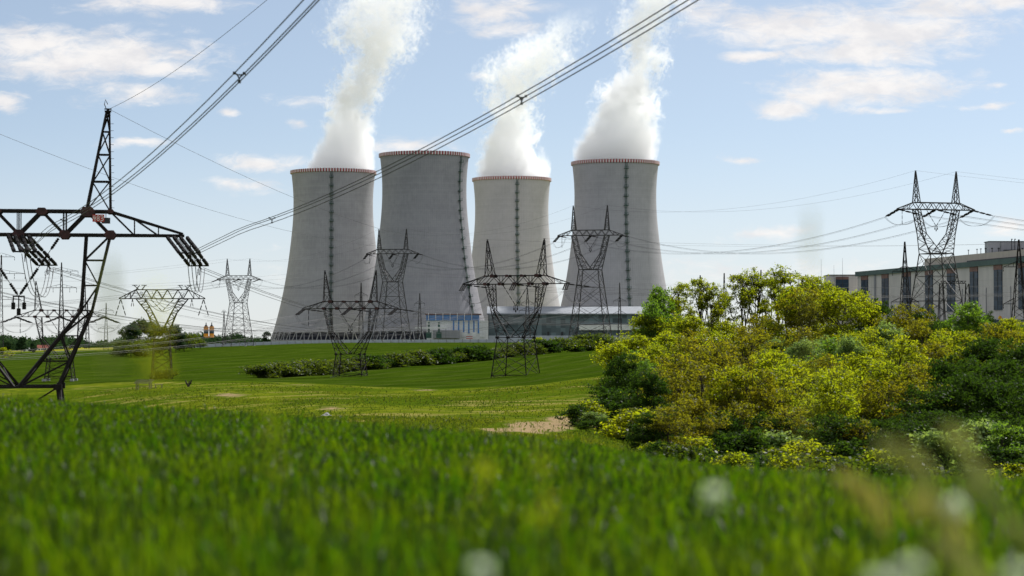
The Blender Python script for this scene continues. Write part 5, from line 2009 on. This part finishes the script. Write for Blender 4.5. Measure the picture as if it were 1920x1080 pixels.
def cereal():
    r = np.random.default_rng(11)
    N = 340000
    Y = r.uniform(1.6, 100, N)
    half = .255 * Y + 3.5
    keep = r.uniform(0, 1, N) < half / (.255 * 100 + 3.5)
    Y = Y[keep]
    half = half[keep]
    X = r.uniform(-1, 1, len(Y)) * half
    # drill rows about 15 cm apart, slightly wavy, running away to the right
    ux = X * .94 - Y * .34
    q = np.round(ux / .16) * .16 + r.normal(0, .028, len(Y))
    X = (q + Y * .34) / .94
    # stop just below the crest
    px = 960 + F * X / Y
    lim = np.interp(px, [-200, 0, 300, 600, 900, 1100, 1350, 1650, 1920, 2200], [98, 98, 96, 90, 80, 72, 64, 60, 58, 58])
    k = (Y < lim)
    X, Y = X[k], Y[k]
    z = ground(X, Y) - .01
    n = len(X)
    patch = np.sin(X * .9 + Y * .23) * .5 + np.sin(X * .37 - Y * .51 + 2) * .5
    h = (.32 + .045 * patch) * r.uniform(.62, 1.15, n) * (1 + .45 * (r.uniform(0, 1, n) < .035))
    w = r.uniform(.006, .0115, n) * (1 + Y / 60)
    V, Q = blades(n, np.column_stack([X, Y]), z, h, w, r, .42)
    o = bpy.data.objects.new('cereal_grass', grid_mesh('cereal_grass', V, Q, M['crop'], True))
    COL.objects.link(o)
    tag(o, 'young green cereal crop covering the near slope', 'crop', None, 'stuff')
    print('cereal blades', n)


cereal()


def meadow():
    r = np.random.default_rng(12)
    N = 70000
    px = r.uniform(60, 1240, N)
    D = np.exp(r.uniform(math.log(120), math.log(560), N))
    X = (px - 960) / F * D
    z = ground(X, D)
    py = 640 - F * z / D
    bnd = np.interp(px, BND[:, 0], BND[:, 1])
    cl = np.sin(X * .21 + D * .05) + np.sin(X * .07 - D * .033 + 1) + r.normal(0, .9, N)
    k = (py > bnd + 2) & (cl > -.35)
    dirt = np.zeros(N, bool)
    for cx, cy_, rx, ry, w in DIRT:
        dirt |= ((px - cx) / rx) ** 2 + ((py - cy_) / ry) ** 2 < .7 * w
    k &= ~dirt | (r.uniform(0, 1, N) < .12)
    X, D, z = X[k], D[k], z[k]
    n = len(X)
    h = r.uniform(.08, .26, n) * (1 + (r.uniform(0, 1, n) < .05) * .9)
    V, Q = blades(n, np.column_stack([X, D]), z - .03, h, r.uniform(.03, .08, n) * (D / 250), r, .5)
    o = bpy.data.objects.new('meadow_grass', grid_mesh('meadow_grass', V, Q, M['tuft'], True))
    COL.objects.link(o)
    tag(o, 'rough yellow-green meadow grass in the dip beyond the crop', 'meadow', None, 'stuff')


meadow()


# ------------------------------------------------------------------ weeds close to the camera
def stalk(label, px_top, py_top, D, lean, head, group, px_base=None, thick=.0022):
    top = at(px_top, py_top, D)
    xb = top.x - lean
    base = Vector((xb, D, gz(xb, D)))
    root = thing('grass_stalk' if head in ('brome', 'plume', 'spike') else 'wild_flower', label, 'grass stalk' if head in ('brome', 'plume', 'spike') else 'flower', base, 0, group)
    tl = top - base
    pts = []
    for f in np.linspace(0, 1, 9):
        pts.append(Vector((tl.x * f ** 2.2, 0, tl.z * (f if f < .8 else f - .15 * (f - .8)))))
    mb = MB()
    mb.tube(pts, list(np.linspace(thick, thick * .5, 9)), 5)
    mb.build('stem', M['stalkgreen'] if head != 'plume' else M['stalk'], root)
    r = np.random.default_rng(int(px_top * 7 + py_top))
    end = pts[-1]
    mb = MB()
    if head == 'brome':
        # drooping one-sided panicle
        s = 1 if lean >= 0 else -1
        dr = [end + Vector((s * .09 * f, 0, .022 * math.sin(f * 2.4) - .10 * f * f)) for f in np.linspace(0, 1, 7)]
        mb.tube(dr, .0012, 4)
        for k in range(22):
            c = dr[1 + k % 6] + Vector((r.normal(0, .010), r.normal(0, .012), 0))
            d = Vector((s * r.uniform(.005, .03), r.normal(0, .012), -r.uniform(.02, .05)))
            mb.tube([c, c + d * .4, c + d * .9, c + d * 1.4], [.001, .0075, .0075, .001], 5)
        mb.build('seed_head', M['stalk'], root)
    elif head in ('plume', 'spike'):
        L_ = .14 if head == 'plume' else .20
        fat = .7 if head == 'plume' else 2.0
        mb.tube([end, end + Vector((.004, 0, L_ * .3)), end + Vector((.006, 0, L_ * .7)), end + Vector((.01, 0, L_))], [.0015 * fat, .0026 * fat, .0024 * fat, .0008 * fat], 6)
        for k in range(40):
            z = r.uniform(0, L_)
            a = r.uniform(0, 6.28)
            c = end + Vector((.003 * math.cos(a), .003 * math.sin(a), z))
            mb.tube([c, c + Vector((.006 * math.cos(a), .006 * math.sin(a), .018))], [.0012 * fat, .0004 * fat], 4)
        mb.build('seed_head', M['stalk'], root)
    elif head == 'yellow':
        for k in range(30 if px_top < 300 else 14):
            a = r.uniform(0, 6.28)
            z = r.uniform(-.16, .05)
            d = Vector((math.cos(a), math.sin(a), .5)) * (.012 + .02 * (.05 - z) * 4)
            c = end + Vector((0, 0, z))
            mb.tube([c, c + d], .0009, 4)
            for q in range(4):
                b = q * 1.57 + a
                e = c + d
                mb.add([e, e + Vector((.010 * math.cos(b - .5), .010 * math.sin(b - .5), .003)), e + Vector((.018 * math.cos(b), .018 * math.sin(b), .004)), e + Vector((.010 * math.cos(b + .5), .010 * math.sin(b + .5), .003))], [(0, 1, 2, 3)])
        mb.build('blossom', M['yellow'], root)
    else:
        # cream flower or seed clock seen from the side
        for k in range(56):
            u_ = r.normal(0, 1, 3)
            u_ /= np.linalg.norm(u_)
            u_[2] = abs(u_[2]) if head == 'daisy' else u_[2]
            u_ = Vector(u_)
            s_ = u_.cross(Vector((.3, .2, .9))).normalized() * .0085
            e = end + u_ * .031
            mb.add([end + u_ * .003, end + u_ * .017 + s_, e, end + u_ * .017 - s_], [(0, 1, 2, 3)])
        mb.build('petals', M['petal'], root)
    return root


GW = 'weeds close to the camera'
stalk('tall blurred pale grass spike standing against the sky right of the towers', 1518, 478, 5.2, .02, 'plume', GW)
stalk('blurred pale grass spike before the left field', 203, 655, 4.3, .02, 'spike', GW)
stalk('tall blurred yellow-flowered stalk before the flat-topped pylon', 289, 545, 4.55, .03, 'yellow', GW)
stalk('blurred yellow-flowered stalk rising from the crop left of centre', 505, 770, 5.08, -.03, 'yellow', GW)
stalk('arching pale grass head, highest of the drooping ones at lower right', 1752, 772, 5.08, .07, 'brome', GW)
stalk('pale grass head drooping left of the highest arching one', 1655, 800, 4.90, .09, 'brome', GW)
stalk('pale grass head leaning low at the right, above a cream flower', 1800, 868, 4.73, .08, 'brome', GW)
stalk('pale grass head drooping just above the crop left of the other arching heads', 1570, 868, 5.42, .07, 'brome', GW)
stalk('pale grass head bending at the right edge of the crop', 1895, 960, 4.55, .06, 'brome', GW)
stalk('pale grass head low among the arching heads at right', 1700, 900, 4.38, .1, 'brome', GW)
stalk('pale drooping grass head lowest at the right side', 1740, 985, 4.20, .08, 'brome', GW)
stalk('round cream blurred flower alone above the middle right crop', 1338, 908, 5.25, .01, 'clock', GW)
stalk('round cream blurred flower among the drooping grass heads at right', 1790, 928, 5.25, .02, 'clock', GW)
stalk('small round cream flower low in the centre of the crop', 901, 1052, 4.73, .01, 'clock', GW)
stalk('broad cream flower near the bottom right', 1706, 1050, 4.02, .02, 'daisy', GW)
stalk('cream flower touching the bottom edge at right', 1652, 1074, 3.85, .02, 'daisy', GW)
stalk('cream flower at the bottom right corner', 1908, 1062, 3.85, .02, 'daisy', GW)
stalk('small yellow-flowered stalk above the crop right of centre', 905, 815, 5.95, .02, 'yellow', GW)
stalk('small yellow-flowered stalk in the right of the crop', 1020, 855, 5.60, .02, 'yellow', GW)
